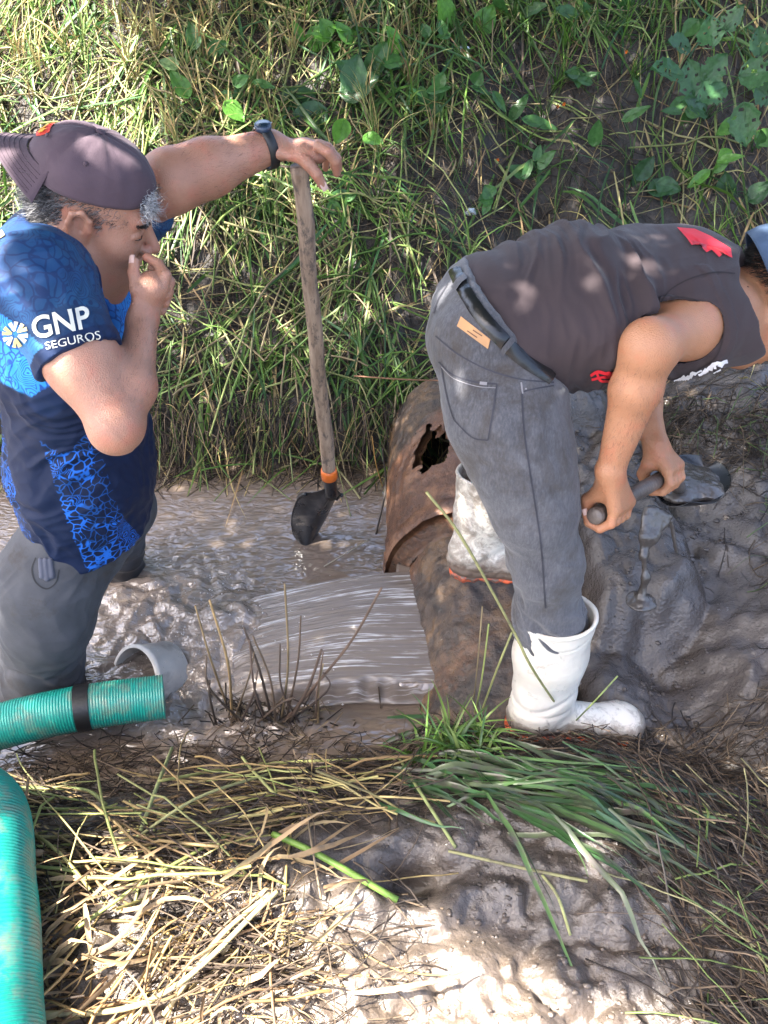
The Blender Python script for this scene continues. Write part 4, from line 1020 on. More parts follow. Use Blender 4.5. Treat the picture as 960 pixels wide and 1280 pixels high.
f+=.006*np.exp(-((s0-.34-.25*(arc-1.5)*.2)/.012)**2)*np.exp(-((arc-1.6)/.5)**2)
_a=U(826,376,1.20);_b=U(925,338,1.36);_t=np.clip(((V-_a)@(_b-_a))/((_b-_a)@(_b-_a)),0,1); _d=np.linalg.norm(V-_a-_t[:,None]*(_b-_a),axis=1)
f-=.011*np.exp(-(_d/.016)**2)-.006*np.exp(-((_d-.035)/.014)**2)
_dh=(V-cp)@cn; f+=.0022*((np.linalg.norm(V-cp,axis=1)<.12)&(_dh>-.022)&(_dh<-.004))
V=V+N*(f-.004)[:,None]
m_tee=fabric('brown_cotton',(.038,.026,.028),.8,900,.22,var=.12,sheen=.08,dirt=(.075,.055,.05),dlo=.63,dhi=.85,scale=9,dscale=6)
tee=mesh('shirt',V,F,m_tee,root); bj=bvh(V,F); print('tee',len(V),time.time()-t1)
m_redp=simple('red_print',(.60,.018,.03),.55,.1); m_whp=simple('white_print',(.72,.72,.74),.6,.05)
def poly_px(pts):
    c=np.mean(pts,axis=0); V=[tuple(c)]; n=len(pts); F=[]
    for s_ in (.33,.66,1): V+=[tuple(c+(np.array(p)-c)*s_) for p in pts]
    for i in range(n):
        F.append((0,1+i,1+(i+1)%n))
        for l in (0,1): F.append((1+l*n+i,1+(l+1)*n+i,1+(l+1)*n+(i+1)%n,1+l*n+(i+1)%n))
    return V,F
for pts in ([(846,286),(868,288),(888,297),(912,312),(914,324),(903,318),(898,323),(889,314),(882,317),(872,306),(864,308),(857,298)],) or ([(848,292),(868,294),(888,303),(910,316),(912,323),(896,321),(880,313),(862,304)],[(866,291),(886,296),(908,309),(911,316),(890,305)]):
    vp,fq=poly_px(dense(pts) if 0 else pts); decal(bj,vp,fq,'back_print',m_redp,tee,.003)
for a,b in (([(738,468),(748,463),(760,466),(774,463)],2),([(740,473),(755,470),(772,472)],1.6),([(746,463),(751,474),(762,476)],1.5),([(760,463),(763,472),(774,476)],1.5)):
    vp,fq=strip_px(a,b,10); decal(bj,vp,fq,'belly_print',m_redp,tee,.003)
rs=np.random.RandomState(2)
for i in range(12):
    x0=842+i*5.2; y0=478-i*1.9; a_=rs.uniform(-.5,1.4)
    vp,fq=strip_px([(x0,y0+rs.uniform(-1,2)),(x0+4*math.cos(a_),y0-5*math.sin(a_)-2),(x0+9,y0-7+rs.uniform(-2,3))],rs.uniform(1.1,2.6),6); decal(bj,vp,fq,'chest_print',m_whp,tee,.003)
vp,fq=strip_px([(846,480),(875,474),(900,461)],1.2,14); decal(bj,vp,fq,'chest_print',m_whp,tee,.003)
m_hem=simple('dark_brown_thread',(.016,.011,.012),.9)
for pts in ([(839,372),(862,373),(886,384),(900,402),(903,424),(893,448),(872,462)],[(826,377),(838,362),(862,349),(892,341),(918,342)]):
    vp,fq=strip_px(pts,.9,40); decal(bj,vp,fq,'sleeve_seam',m_hem,tee,.0012)
# ---- jeans
t1=time.time(); Q=SDF()
nodes=[(610,430,1.20,66),(630,510,1.16,70),(652,575,1.13,60),(668,635,1.11,48),(682,700,1.11,41),(686,775,1.12,37),(688,830,1.115,30)]
pts=[U(a,b,c) for a,b,c,d in nodes]; rr=[pxr(p,n[3]) for p,n in zip(pts,nodes)]
Q.chain(pts,rr,.05)
Q.ecap(U(600,400,1.28),U(628,470,1.26),(.148,.080),(.148,.084),(-.12,1,0),.05)
Q.ell(U(592,425,1.23),(.066,.066,.082),None,.04); Q.ell(U(594,430,1.36),(.066,.066,.082),None,.04)
Q.ecap(U(625,368,1.27),U(600,400,1.28),(.138,.074),(.148,.080),(-.12,1,0),.04)
far=[U(622,455,1.36),U(655,520,1.42),U(662,560,1.50),U(625,600,1.53),U(612,640,1.53)]
Q.chain(far,[.085,.078,.066,.055,.045],.04)
# waist opening
wA=U(572,352,1.27); wB=U(676,462,1.27); wn=np.cross(wB-wA,[-.10,1,0]); wn=nrm(wn); wn=wn if wn[0]>0 else -wn
Q.plane((wA+wB)/2+wn*.030,wn)
V,F=Q.mesh(.0040); V=relax(V,F,2,.5); N=vnorm(V,F); x,y,z=V.T
leg=ss(.75,.35,z)
f=folds(V,N,[1,.2,-.25],17,.0085,.9,12)*(.2+.8*leg)+folds(V,N,[.8,.2,.5],30,.0035,.7,22)*leg+folds(V,N,[.7,0,.7],24,.0035,.6,8)*ss(.8,.95,z)*.6+folds(V,N,[.15,0,-1],15,.0035,.7,3)*.6+.0025*fbm(x*9,y*9,z*9,3)
V=V+N*(f-.003)[:,None]
def denim():
    m,nt,b,o=newmat('grey_denim'); B=NB(nt); v=B.coord()
    c=B.ramp(B.noise(v,10,6,.65),[(.3,(.042,.043,.052)),(.6,(.078,.079,.090)),(.8,(.115,.114,.122))])
    c=B.mix(B.ramp(B.noise(B.map(v,(1,1,.25)),260,3,.7),[(.4,0),(.7,.35)]),c,(.18,.18,.19))
    c=B.mix(B.ramp(B.noise(v,7,8,.75,.3),[(.46,0),(.62,.85)]),c,(.045,.037,.032))
    B.put(b.inputs['Base Color'],c); b.inputs['Roughness'].default_value=.9; b.inputs['Sheen Weight'].default_value=.2; b.inputs['Specular IOR Level'].default_value=.25
    w=B.n('ShaderNodeTexWave',wave_type='BANDS',bands_direction='DIAGONAL'); B.link(v,w.inputs['Vector']); w.inputs['Scale'].default_value=330; w.inputs['Distortion'].default_value=2
    B.put(b.inputs['Normal'],B.bump(B.math('ADD',B.math('MULTIPLY',w.outputs['Fac'],.4),B.math('MULTIPLY',B.noise(v,40,6,.65),2.5)),.35,.002)); return m
jeans=mesh('jeans',V,F,denim(),root); bq=bvh(V,F)
m_thr=simple('grey_thread',(.035,.035,.045),.9); m_thl=simple('pale_thread',(.20,.19,.20),.9)
def seam(pts,w=.8,mat=None,off=.0012,par=None,name='seam'):
    vp,fq=strip_px(pts,w,40); decal(bq,vp,fq,name,mat or m_thr,par or jeans,off)
seam([(652,490),(655,540),(664,600),(676,680),(682,760)],1.1)                      # side seam
seam([(549,452),(566,468),(596,478),(621,480)],1.0); seam([(552,458),(568,473),(596,483),(620,485)],.5,m_thl)
seam([(621,480),(616,515),(610,550)],.9); seam([(610,550),(590,546),(568,525)],.8); seam([(552,458),(560,500),(568,525)],.8)
seam([(545,420),(572,442),(610,462),(650,474),(692,478)],.9)                          # yoke
seam([(652,490),(668,486),(692,482)],.9); seam([(543,392),(548,375),(560,355)],.8)
vp,fq=strip_px([(600,479),(609,480)],2.0,5); decal(bq,vp,fq,'pocket_tab',m_thl,jeans,.002)
for q in ([(651,478),(653,492)],[(656,486),(658,486)]):
    vp,fq=strip_px(q,1.0,5); decal(bq,vp,fq,'rivet',m_thl,jeans,.002)
# leather patch
pa=[(573,404),(579,397),(611,424),(605,436)]
def quad_px(c,n=8):
    c=np.array(c,float); V=[];F=[]
    for i in range(n):
        for j in range(n):
            a,b=i/(n-1),j/(n-1); V.append(tuple((c[0]*(1-a)+c[3]*a)*(1-b)+(c[1]*(1-a)+c[2]*a)*b))
    for i in range(n-1):
        for j in range(n-1): F.append((i*n+j,i*n+j+1,(i+1)*n+j+1,(i+1)*n+j))
    return V,F
# pick the strip along the belt line
vp,fq=quad_px([(572,408),(610,436),(613,424),(577,396)]); decal(bq,vp,fq,'leather_patch',simple('tan_leather',(.42,.22,.09),.6,.2),jeans,.0025)
for q in ([(592,413),(603,420)],[(585,414),(597,422)]):
    vp,fq=strip_px(q,.7,6); decal(bq,vp,fq,'patch_print',simple('brown_print',(.12,.05,.02),.6),jeans,.0034)
# belt: strap lying round the waistband
m_belt=simple('black_leather',(.010,.010,.011),.22,.2,bscale=200,bstr=.15)
vp,fq=strip_px([(569,338),(579,360),(600,393),(628,425),(655,450),(690,472)],[8,9.5,9.5],60)
Vb=[];okb=True
for idx,(a,b_) in enumerate(vp):
    j_=idx//60; h_=hit(bq,a,b_,(.003,.0065,.0070,.0065,.003)[j_]); Vb.append(h_)
fq=[q for q in fq if all(Vb[i_] is not None for i_ in q)]; Vb=np.array([v if v is not None else np.zeros(3) for v in Vb])
belt=mesh('belt',Vb,np.array(fq),m_belt,root); bb=bvh(Vb,np.array(fq))
for q in ([(583,345),(575,352),(568,362)],[(640,424),(632,434),(624,446)]):
    vp,fq=strip_px(q,3.6,8); 
    Vp=[hit(bb,a,b_,.003) if hit(bb,a,b_,.003) is not None else hit(bq,a,b_,.004) for a,b_ in vp]
    if all(v is not None for v in Vp): mesh('belt_loop',np.array(Vp),np.array(fq),jeans.data.materials[0],jeans)
print('jeans',time.time()-t1)
# ---- boots
m_boot,nt,b,o=newmat('white_rubber'); B=NB(nt); v=B.coord()
g=B.attr('low'); n=B.noise(v,22,8,.72,.5)
d=B.ramp(B.math('ADD',B.math('MULTIPLY',g,.60),n),[(.57,0),(.68,.6),(.92,1)])
c=B.mix(d,B.ramp(B.noise(v,6,5),[(.3,(.60,.54,.45)),(.7,(.70,.66,.58))]),(.12,.085,.062))
B.put(b.inputs['Base Color'],c); B.put(b.inputs['Roughness'],B.math('MULTIPLY_ADD',d,.3,.30)); b.inputs['Subsurface Weight'].default_value=.05; b.inputs['Subsurface Scale'].default_value=.02
B.put(b.inputs['Normal'],B.bump(n,.35,.004))
m_sole=simple('orange_rubber',(.52,.085,.025),.5,.2,dirt=(.10,.07,.055),dlo=.48,dhi=.6,dscale=25)
def boot(top,ank,heel,toe,rt,ra,label,extra=None,h=.0030):
    """top rim centre, ankle, heel and toe points"""
    t=empty('boot',heel,None,None); t.parent=root; t.location=Vector((heel-wloc(root)).tolist()); t['label']=label
    ax=nrm(top-ank); fw=nrm(toe-heel); fx=nrm(fw-ax*(fw@ax)); up=nrm(np.cross(np.cross(fw,[0,0,1]),fw)); up=up if up[2]>0 else -up
    B_=SDF(); m_=(top+ank)/2
    B_.ecap(top+ax*.03,m_,(rt,rt*.86),(rt*.86,rt*.76),fx,.02); B_.ecap(m_,ank,(rt*.86,rt*.76),(ra,ra*.86),fx,.03)
    B_.ell(heel+up*.050+fw*.045,np.array([.052,.038,.060]),np.stack([fw,np.cross(up,fw),up]),.04)
    B_.ecap(heel+up*.048+fw*.07,toe+up*.030-fw*.055,(.036,.048),(.044,.033),np.cross(up,fw),.04)
    B_.ell(toe+up*.034-fw*.055,np.array([.058,.048,.034]),np.stack([fw,np.cross(up,fw),up]),.03)
    B_.plane(top,ax,.003)
    B_.plane((heel+toe)/2+up*.012,-up,.004)
    B_.ecap(m_,top+ax*.1,(rt*.86-.005,rt*.76-.005),(rt-.004,rt*.86-.004),fx,.003,'s')
    V,F=B_.mesh(h); V=relax(V,F,1,.4); N=vnorm(V,F)
    a_=(V-ank)@ax; f=-.004*np.exp(-((a_-.02-.02*np.sin(((V-ank)@fx)*30))/.010)**2)-.003*np.exp(-((a_+.012)/.008)**2)+.0016*np.exp(-((a_-(top-ank)@ax+.005)/.004)**2)-.0015*np.exp(-((a_-(top-ank)@ax+.045-.03*((V-ank)@fx/rt)**2)/.0025)**2)+.0012*fbm(V[:,0]*20,V[:,1]*20,V[:,2]*20,3)
    zz=(V-heel)@up; f+=np.where(zz<.05,.004*np.abs(pn(V[:,0]*50,V[:,1]*50,V[:,2]*50)),0)
    Vd=V+N*f[:,None]
    mesh('boot_shaft',Vd,F,m_boot,t,attrs={'low':np.clip(ss(.10,-.01,zz)*.85+(extra(V) if extra else 0),0,1)})
    S_=SDF(); R3=np.stack([fw,np.cross(up,fw),up])
    S_.ecap(heel+fw*.045+up*.010,toe-fw*.055+up*.010,(.042,.020),(.052,.020),np.cross(up,fw),.01)
    S_.ell(heel+fw*.045+up*.006,(.048,.044,.030),R3,.01)
    S_.plane((heel+toe)/2+up*.016,up,.004); S_.plane((heel+toe)/2-up*.008,-up,.004)
    V,F=S_.mesh(h); N=vnorm(V,F); V=V+N*(.002*np.sin(((V-heel)@fw)*220)*((V-heel)@up<.012))[:,None]
    mesh('boot_sole',V,F,m_sole,t); return t
tp=U(696,766,1.115); an=U(680,866,1.10)
boot(tp,an,U(632,908,1.075),U(796,912,1.11),pxr(tp,53),pxr(an,41),'clean white rubber boot planted beside the grass')
tp=U(612,590,1.53); an=U(600,690,1.50)
boot(tp,an,U(562,712,1.48),U(668,716,1.46),pxr(tp,48)*.9,pxr(an,34),'mud-smeared white boot with orange sole on the pipe',extra=lambda V:.25)
# ---- second cap (seen from the nape)
capC=hw2(-.032,0,-.014); m_cap2=fabric('navy_cap_cloth',(.045,.075,.13),.75,800,.3)
V,F,L=cap_crown(capC,H2R,.111,.089,.105); c2=mesh('cap',V,F,m_cap2,root); c2['label']='navy blue cap'
R_=[];D_=[]; rs=np.random.RandomState(3)
bvb=bvh(*[np.array(a) for a in (V,F[0])])
hb2=root.children[0]
mm=np.array([v.co for v in hb2.data.vertices])+wloc(root) if 0 else None
for i in range(6000):
    a=rs.uniform(1.6,2*math.pi-1.6); dl=np.array([math.cos(a),math.sin(a),0]); zl=rs.uniform(-.05,.05)
    R_.append(hw2(-.015+.098*dl[0]*math.sqrt(1-(zl-.035)**2/.0077),.077*dl[1]*math.sqrt(1-(zl-.035)**2/.0077),zl)); D_.append((np.array([-.3,0,-.9])+dl*.5)@H2R+rs.normal(size=3)*.2)
hair('hair',m_hair,root,np.array(R_),np.array(D_),np.full(len(R_),.016),.0006,np.full((len(R_),3),.02),.3)
# ---- his shovel: handle in his hands, blade loaded with wet mud
sv=empty('shovel',hB,'shovel gripped by the bending man, its blade loaded with wet mud','shovel')
tt=np.linspace(0,1,40); bl=U(850,612,1.52)
P=np.concatenate([hA+(hB-hA)*tt[:,None]]); P=np.vstack([P,smooth_path([hB,hB+hh*.06+[0,0,-.012],bl],12)[1:]])
V,F=tube(P,hr_*(1+.04*pn(np.linspace(0,9,len(P)),2.)),24)
m_mw=simple('mud_coated_wood',(.12,.095,.08),.4,.35,bscale=90,bstr=.5,bdist=.004,dirt=(.06,.05,.045)); mesh('handle',V,F,m_mw,sv)
V,F=uvs(hA-hh*.001,np.array([.007,hr_,hr_]),np.stack([hh,nrm(np.cross(hh,[0,0,1])),nrm(np.cross(np.cross(hh,[0,0,1]),hh))])); mesh('handle_end',V,F,m_mw,sv)
# blade: dished plate, lip toward the camera, heaped mud on it
bx=nrm(np.array([.62,.75,-.22])); sd=nrm(np.array([.78,-.60,.05])); sd=nrm(sd-bx*(bx@sd)); nz=np.cross(bx,sd); nz=nz if nz[2]>0 else -nz
nu,nv=44,40; u=np.linspace(0,1,nu)[:,None]; w=np.linspace(-1,1,nv)[None,:]
half=.095*ss(-.2,.2,u)*np.sqrt(np.clip(1-np.maximum(u-.5,0)**2/.26,0.01,1)); bo=bl-bx*.07-nz*.02
V=(bo+bx*(u*.27+0*w)[...,None]+sd*(half*w)[...,None]+nz*(.030*w**2+.02*u**2)[...,None]).reshape(-1,3); V1=V-nz*.003; F=grid_faces(nu,nv); n0=len(V)
bd=np.concatenate([np.arange(nv),np.arange(1,nu)*nv+nv-1,(nu-1)*nv+np.arange(nv-2,-1,-1),np.arange(nu-2,0,-1)*nv]); bn=np.roll(bd,-1)
mesh('blade',np.vstack([V,V1]),[F,F[:,::-1]+n0,np.stack([bd,bn,bn+n0,bd+n0],1)],m_steel,sv)
m_wm=simple('wet_mud',(.072,.060,.052),.16,.25,scale=12,bscale=70,bstr=.45,bdist=.006,spec=.8)
M=SDF(); 
for a,b_,ra_,rb_,rc_ in ((.25,0,.06,.05,.020),(.5,-.3,.07,.055,.020),(.55,.35,.07,.05,.022),(.8,0,.06,.055,.018),(.42,.75,.04,.03,.014),(.7,-.6,.04,.04,.012)):
    p=bo+bx*a*.26+sd*.09*b_+nz*(.014+.02*b_*b_); M.ell(p,(ra_,rb_,rc_),np.stack([bx,sd,nz]),.03)
V,F=M.mesh(.0035); V=relax(V,F,1); N=vnorm(V,F); V+=N*(.004*fbm(V[:,0]*30,V[:,1]*30,V[:,2]*30,4))[:,None]
o=mesh('mud_heap',V,F,m_wm,origin=bl); tag(o,'wet grey mud heaped on the blade of the digging shovel','mud')
# mud and water sliding off the blade
M=SDF(); pth=[U(816,650,1.44),U(810,672,1.41),U(804,694,1.39),U(806,722,1.37),U(801,752,1.35)]
M.ecap(U(822,640,1.45),pth[1],(.042,.012),(.022,.009),(.9,.3,.1),.02); M.ecap(pth[1],pth[2],(.022,.009),(.009,.007),(.9,.3,.1),.02)
M.chain(pth[2:],[.008,.008,.014],.02); M.cap(U(838,650,1.47),U(846,690,1.45),.007,.004,.02)
M.ell(pth[-1],(.04,.035,.010),None,.02)
V,F=M.mesh(.0028); N=vnorm(V,F); V+=N*(.004*fbm(V[:,0]*35,V[:,1]*35,V[:,2]*18,4))[:,None]
o=mesh('mud_drip',V,F,m_wm,origin=pth[2]); tag(o,'strand of runny mud pouring off the front of the digging blade','mud')
print('right man',time.time()-T0)
# ================================================================== vegetation
rs=np.random.RandomState(77)
def ribbons(P,Wd,side,cols,fold=.35):
    """P (n,k,3) centre lines; Wd (n,k) half widths; side (n,k,3) -> folded blades, 3 verts across"""
    n,k,_=P.shape; Tn=nrm(np.gradient(P,axis=1)); nz=nrm(np.cross(side,Tn))
    V=np.stack([P-side*Wd[...,None]+nz*(Wd*fold)[...,None],P,P+side*Wd[...,None]+nz*(Wd*fold)[...,None]],2)
    b=(np.arange(n)*k*3)[:,None]+(np.arange(k-1)*3)[None,:]
    F=np.concatenate([np.stack([b+j,b+j+1,b+j+4,b+j+3],-1).reshape(-1,4) for j in (0,1)])
    return V.reshape(-1,3),F,np.repeat(cols,k*3,axis=0)
def stalks(P,R,cols,ns=4):
    n,k,_=P.shape; Tn=nrm(np.gradient(P,axis=1)); up=np.array([.13,.21,.97]); A=nrm(np.cross(Tn,up)); B_=np.cross(A,Tn)
    th=np.arange(ns)/ns*2*np.pi
    V=P[:,:,None]+R[...,None,None]*(np.cos(th)[None,None,:,None]*A[:,:,None]+np.sin(th)[None,None,:,None]*B_[:,:,None])
    b=(np.arange(n)*k*ns)[:,None,None]+(np.arange(k-1)*ns)[None,:,None]; j=np.arange(ns)[None,None,:]; j2=(j+1)%ns
    F=np.stack([b+j,b+j2,b+j2+ns,b+j+ns],-1).reshape(-1,4)
    return V.reshape(-1,3),F,np.repeat(cols,k*ns,axis=0)
def lying(n,xy,ang,L,k,lift,sag=.012,wob=.3,rs=rs,arch=0.0):
    """paths draped on the ground"""
    t=np.linspace(0,1,k)[None,:]; c1=rs.normal(size=(n,1))*wob; a=ang[:,None]+c1*(t-.5)
    dx=np.cos(a);dy=np.sin(a); st=(L/(k-1))[:,None]
    # shorten horizontal step on slopes
    x=np.zeros((n,k));y=np.zeros((n,k)); x[:,0]=xy[:,0];y[:,0]=xy[:,1]
    for i in range(1,k):
        h0=hgt(x[:,i-1],y[:,i-1]); xn=x[:,i-1]+dx[:,i]*st[:,0]; yn=y[:,i-1]+dy[:,i]*st[:,0]; g=(hgt(xn,yn)-h0)/st[:,0]; f=1/np.sqrt(1+np.clip(g,-1.5,1.5)**2)
        x[:,i]=x[:,i-1]+dx[:,i]*st[:,0]*f; y[:,i]=y[:,i-1]+dy[:,i]*st[:,0]*f
    h=hgt(x,y); z0=np.maximum(h,0)
    zl=z0[:,:1]*(1-t)+z0[:,-1:]*t                     # stiff chord
    z=np.maximum(z0,zl*.6+z0*.4)+lift[:,None]*(.4+.6*rs.rand(n,1))+arch*np.sin(np.pi*t)*L[:,None]+sag*rs.normal(size=(n,1))*(t-.5)
    return np.stack([x,y,z],-1)
def pick(pal,n,rs=rs,var=.18):
    pal=np.array(pal); c=pal[rs.randint(0,len(pal),n)]; return np.clip(c*(1+var*rs.normal(size=(n,1))),.004,.9)
GREEN=[(.07,.16,.025),(.11,.22,.035),(.05,.11,.025),(.17,.27,.06),(.22,.30,.09),(.06,.15,.05),(.14,.25,.05)]
STRAW=[(.30,.21,.09),(.37,.28,.12),(.23,.15,.07),(.40,.34,.14),(.32,.28,.10)]
BROWN=[(.060,.040,.026),(.095,.066,.042),(.035,.025,.018),(.14,.10,.065),(.025,.018,.014)]
m_green=colmat('grass_blade',.42,.35,.15,dirt=(.075,.06,.048),dlo=.66,dhi=.8,spec=.45)
m_straw=colmat('straw',.6,.12,.2,dirt=(.07,.055,.042),dlo=.56,dhi=.72)
m_dead=colmat('dead_litter',.8,0,.2)
def taper(n,k,w): t=np.linspace(0,1,k)[None,:]; return w[:,None]*(1-t**2.2)*(.45+.55*np.minimum(1,t*5))+.0002
def sides(P,rs,tilt=.7):
    T_=nrm(np.gradient(P,axis=1)); r=rs.normal(size=(len(P),1,3))*tilt+np.array([0,0,1.]); return nrm(np.cross(T_,np.broadcast_to(nrm(r),T_.shape)))
# region sampler in photo space -> far-bank ground, so density follows what is seen
def ground_pts(n,x0,x1,y0,y1,mask=None):
    px=rs.uniform(x0,x1,n*3);py=rs.uniform(y0,y1,n*3)
    return px,py
def world_pts(n,x0,x1,Y0,Y1,dens=None):
    out=np.zeros((0,2))
    while len(out)<n:
        p=np.stack([rs.uniform(x0,x1,n),rs.uniform(Y0,Y1,n)],1)
        if dens is not None: p=p[rs.rand(n)<dens(p[:,0],p[:,1])]
        out=np.vstack([out,p])
    return out[:n]
edgeY=lambda x:2.22+.32*ss(.05,.7,x)
patch=lambda x,y:ss(-.16,.14,pn(x*2.6,y*2.6,31.)+.45*pn(x*8,y*8,3.))
BARE=[(G(690,170),.42,.45,.85),(G(510,270),.16,.2,.7),(G(255,360),.20,.14,.75),(G(400,500),.5,.10,.6),(G(140,25),.2,.15,.6),(G(330,300),.12,.1,.6),(G(930,60),.25,.5,.6),(G(590,330),.2,.25,.7),(G(460,60),.1,.15,.4)]
def dens_green(x,y):
    d=.12+.9*patch(x,y)
    d=d*ss(edgeY(x)+.02,edgeY(x)+.25,y)
    d=d*(1-.80*ss(.15,.75,x)*ss(3.5,2.9,y))         # dark bare soil behind the digging man
    d=d*(1-.45*ss(.3,1.0,x))
    for (bx_,by_,_z),rx_,ry_,am_ in BARE: d=d*(1-am_*bump(x,y,bx_,by_,rx_,ry_))
    return np.clip(d,0,1)
mats_=[]
# 1. litter mat: thin dead stems and roots over the far bank
n=15000; xy=world_pts(n,-2.4,2.5,2.18,4.4,lambda x,y:(y>edgeY(x)+.0)*np.clip(.75+.4*pn(x*4,y*4,5.),0.1,1)*(1-.35*ss(.2,.8,x)))
P=lying(n,xy,rs.uniform(0,6.3,n),rs.uniform(.04,.20,n),5,rs.uniform(.002,.035,n),.02,.9); R=np.repeat(rs.uniform(.0006,.0019,(n,1)),5,1)
V,F,C=stalks(P,R,pick(BROWN+BROWN+[(.22,.17,.10)],n),3); tag(mesh('dead_litter',V,F,m_dead,cols=C),'brown mat of dead stems and rootlets covering the far bank','litter',kind='stuff')
# 2. fringe of hanging roots and cut stems at the water edge
n=1500; xx=rs.uniform(-2.3,.25,n); ey=2.20+.06*pn(xx*3,1.7)+.03*pn(xx*9,4.2); y0=ey+rs.uniform(.05,.22,n); z0=hgt(xx,y0)+rs.uniform(0,.03,n)
t=np.linspace(0,1,6)[None,:]; L=rs.uniform(.06,.20,n)[:,None]; a=rs.normal(size=(n,1))*1.1
P=np.stack([xx[:,None]+L*np.sin(a)*t,y0[:,None]-L*.75*t*np.cos(a)-.02,z0[:,None]+.02*np.sin(t*3.1)*1-L*.75*t**1.6],-1); P[...,2]=np.maximum(P[...,2],.001)
V,F,C=stalks(P,np.repeat(rs.uniform(.0007,.0022,(n,1)),6,1),pick(BROWN+BROWN+STRAW[:2],n),3); tag(mesh('hanging_roots',V,F,m_dead,cols=C),'fringe of muddy roots and dead stems overhanging the far water edge','roots',kind='stuff')
# 3. cut green grass lying down the far bank
def blades(n,dens,La,Lb,wa,wb,pal,lift,name,label,mat,x0=-2.4,x1=2.5,Y0=2.2,Y1=4.4,angf=None,wob=.6,k=8,arch=.05,cat='grass',tilt=.7,var=.18):
    xy=world_pts(n,x0,x1,Y0,Y1,dens); ang=angf(n) if angf else rs.uniform(0,6.3,n)
    P=lying(n,xy,ang,rs.uniform(La,Lb,n),k,rs.uniform(.004,lift,n),.05,wob,arch=arch)
    V,F,C=ribbons(P,taper(n,k,rs.uniform(wa,wb,n)),sides(P,rs,tilt),pick(pal,n,var=var)); return tag(mesh(name,V,F,mat,cols=C),label,cat,kind='stuff')
down=lambda n:-math.pi/2+rs.normal(size=n)*.65+(rs.rand(n)<.3)*rs.uniform(-2,2,n)
blades(2300,dens_green,.18,.60,.0020,.0085,GREEN,.06,'cut_grass','green cut grass lying over the far bank',m_green,angf=down,wob=.30,tilt=1.0,arch=.025)
blades(2700,lambda x,y:(dens_green(x,y)*.7+.2)*(.35+.65*ss(edgeY(x)+.1,edgeY(x)+.5,y)),.14,.45,.0014,.0055,STRAW+BROWN[:2]+[(.20,.24,.08)],.05,'dry_grass','pale dry grass mixed through the far bank',m_straw,angf=down,wob=.35,arch=.02)
# green stems (tubes) lying criss-cross just above the water
def dens_low(x,y): return np.clip(ss(edgeY(x),edgeY(x)+.1,y)*ss(edgeY(x)+1.4,edgeY(x)+.6,y),0,1)*1.0
n=2000; xy=world_pts(n,-2.2,2.0,2.22,4.3,lambda x,y:dens_green(x,y)*.6+.45*dens_low(x,y)*(x<.3)*np.clip(.5+2*pn(x*5,y*5,8.),0,1)); P=lying(n,xy,-math.pi/2+rs.normal(size=n)*1.0,rs.uniform(.15,.45,n),7,rs.uniform(.015,.06,n),.04,.18,arch=.03)
V,F,C=stalks(P,np.repeat(rs.uniform(.0016,.0044,(n,1)),7,1),pick([(.14,.24,.045),(.22,.30,.08),(.30,.33,.12),(.10,.19,.04),(.36,.33,.16),(.30,.24,.13)],n),5); tag(mesh('green_stems',V,F,m_green,cols=C),'cut green stems lying criss-cross above the water edge','grass',kind='stuff')
# 4. standing grass tufts
def tufts(n,dens,La,Lb,pal,name,label,x0,x1,Y0,Y1,wa=.0014,wb=.0040,per=9,lean=(0,-.25,0),mat=None,k=8,spread=.03):
    xy=np.repeat(world_pts(n,x0,x1,Y0,Y1,dens),per,0); m=len(xy); xy=xy+rs.normal(size=xy.shape)*spread*.4
    a=rs.uniform(0,6.3,m); L=rs.uniform(La,Lb,m); out=rs.uniform(.15,.9,m); t=np.linspace(0,1,k)[None,:]
    P=np.zeros((m,k,3)); g=hgt(xy[:,0],xy[:,1])
    r=L[:,None]*(out[:,None]*t**1.7); hh_=L[:,None]*(t*np.sqrt(np.maximum(1-.55*out[:,None]**2,.2))-.42*out[:,None]*t**3)
    P[...,0]=xy[:,:1]+r*np.cos(a)[:,None]+lean[0]*hh_; P[...,1]=xy[:,1:]+r*np.sin(a)[:,None]+lean[1]*hh_*1.0; P[...,2]=np.maximum(g[:,None]-.01+hh_,np.maximum(hgt(P[...,0],P[...,1]),0)+.002)
    V,F,C=ribbons(P,taper(m,k,rs.uniform(wa,wb,m)),sides(P,rs,.5),pick(pal,m)); return tag(mesh(name,V,F,mat or m_green,cols=C),label,'grass',kind='stuff')
tufts(75,lambda x,y:dens_green(x,y)*ss(2.45,2.9,y),.14,.38,GREEN+[(.20,.24,.08)],'grass','tufts of green grass growing on the far bank',-2.4,2.4,2.4,4.4)
tufts(170,lambda x,y:ss(.4,-.4,x)*ss(2.7,3.3,y),.12,.34,STRAW+[(.26,.28,.10)],'dry_tufts','straw coloured grass tufts at the upper left',-2.4,.2,2.7,4.4,mat=m_straw)
tufts(130,lambda x,y:ss(.2,.8,x)*ss(3.3,3.8,y),.10,.30,GREEN[:3],'grass','dark tufts of grass at the top right of the bank',.1,2.5,3.2,4.4)
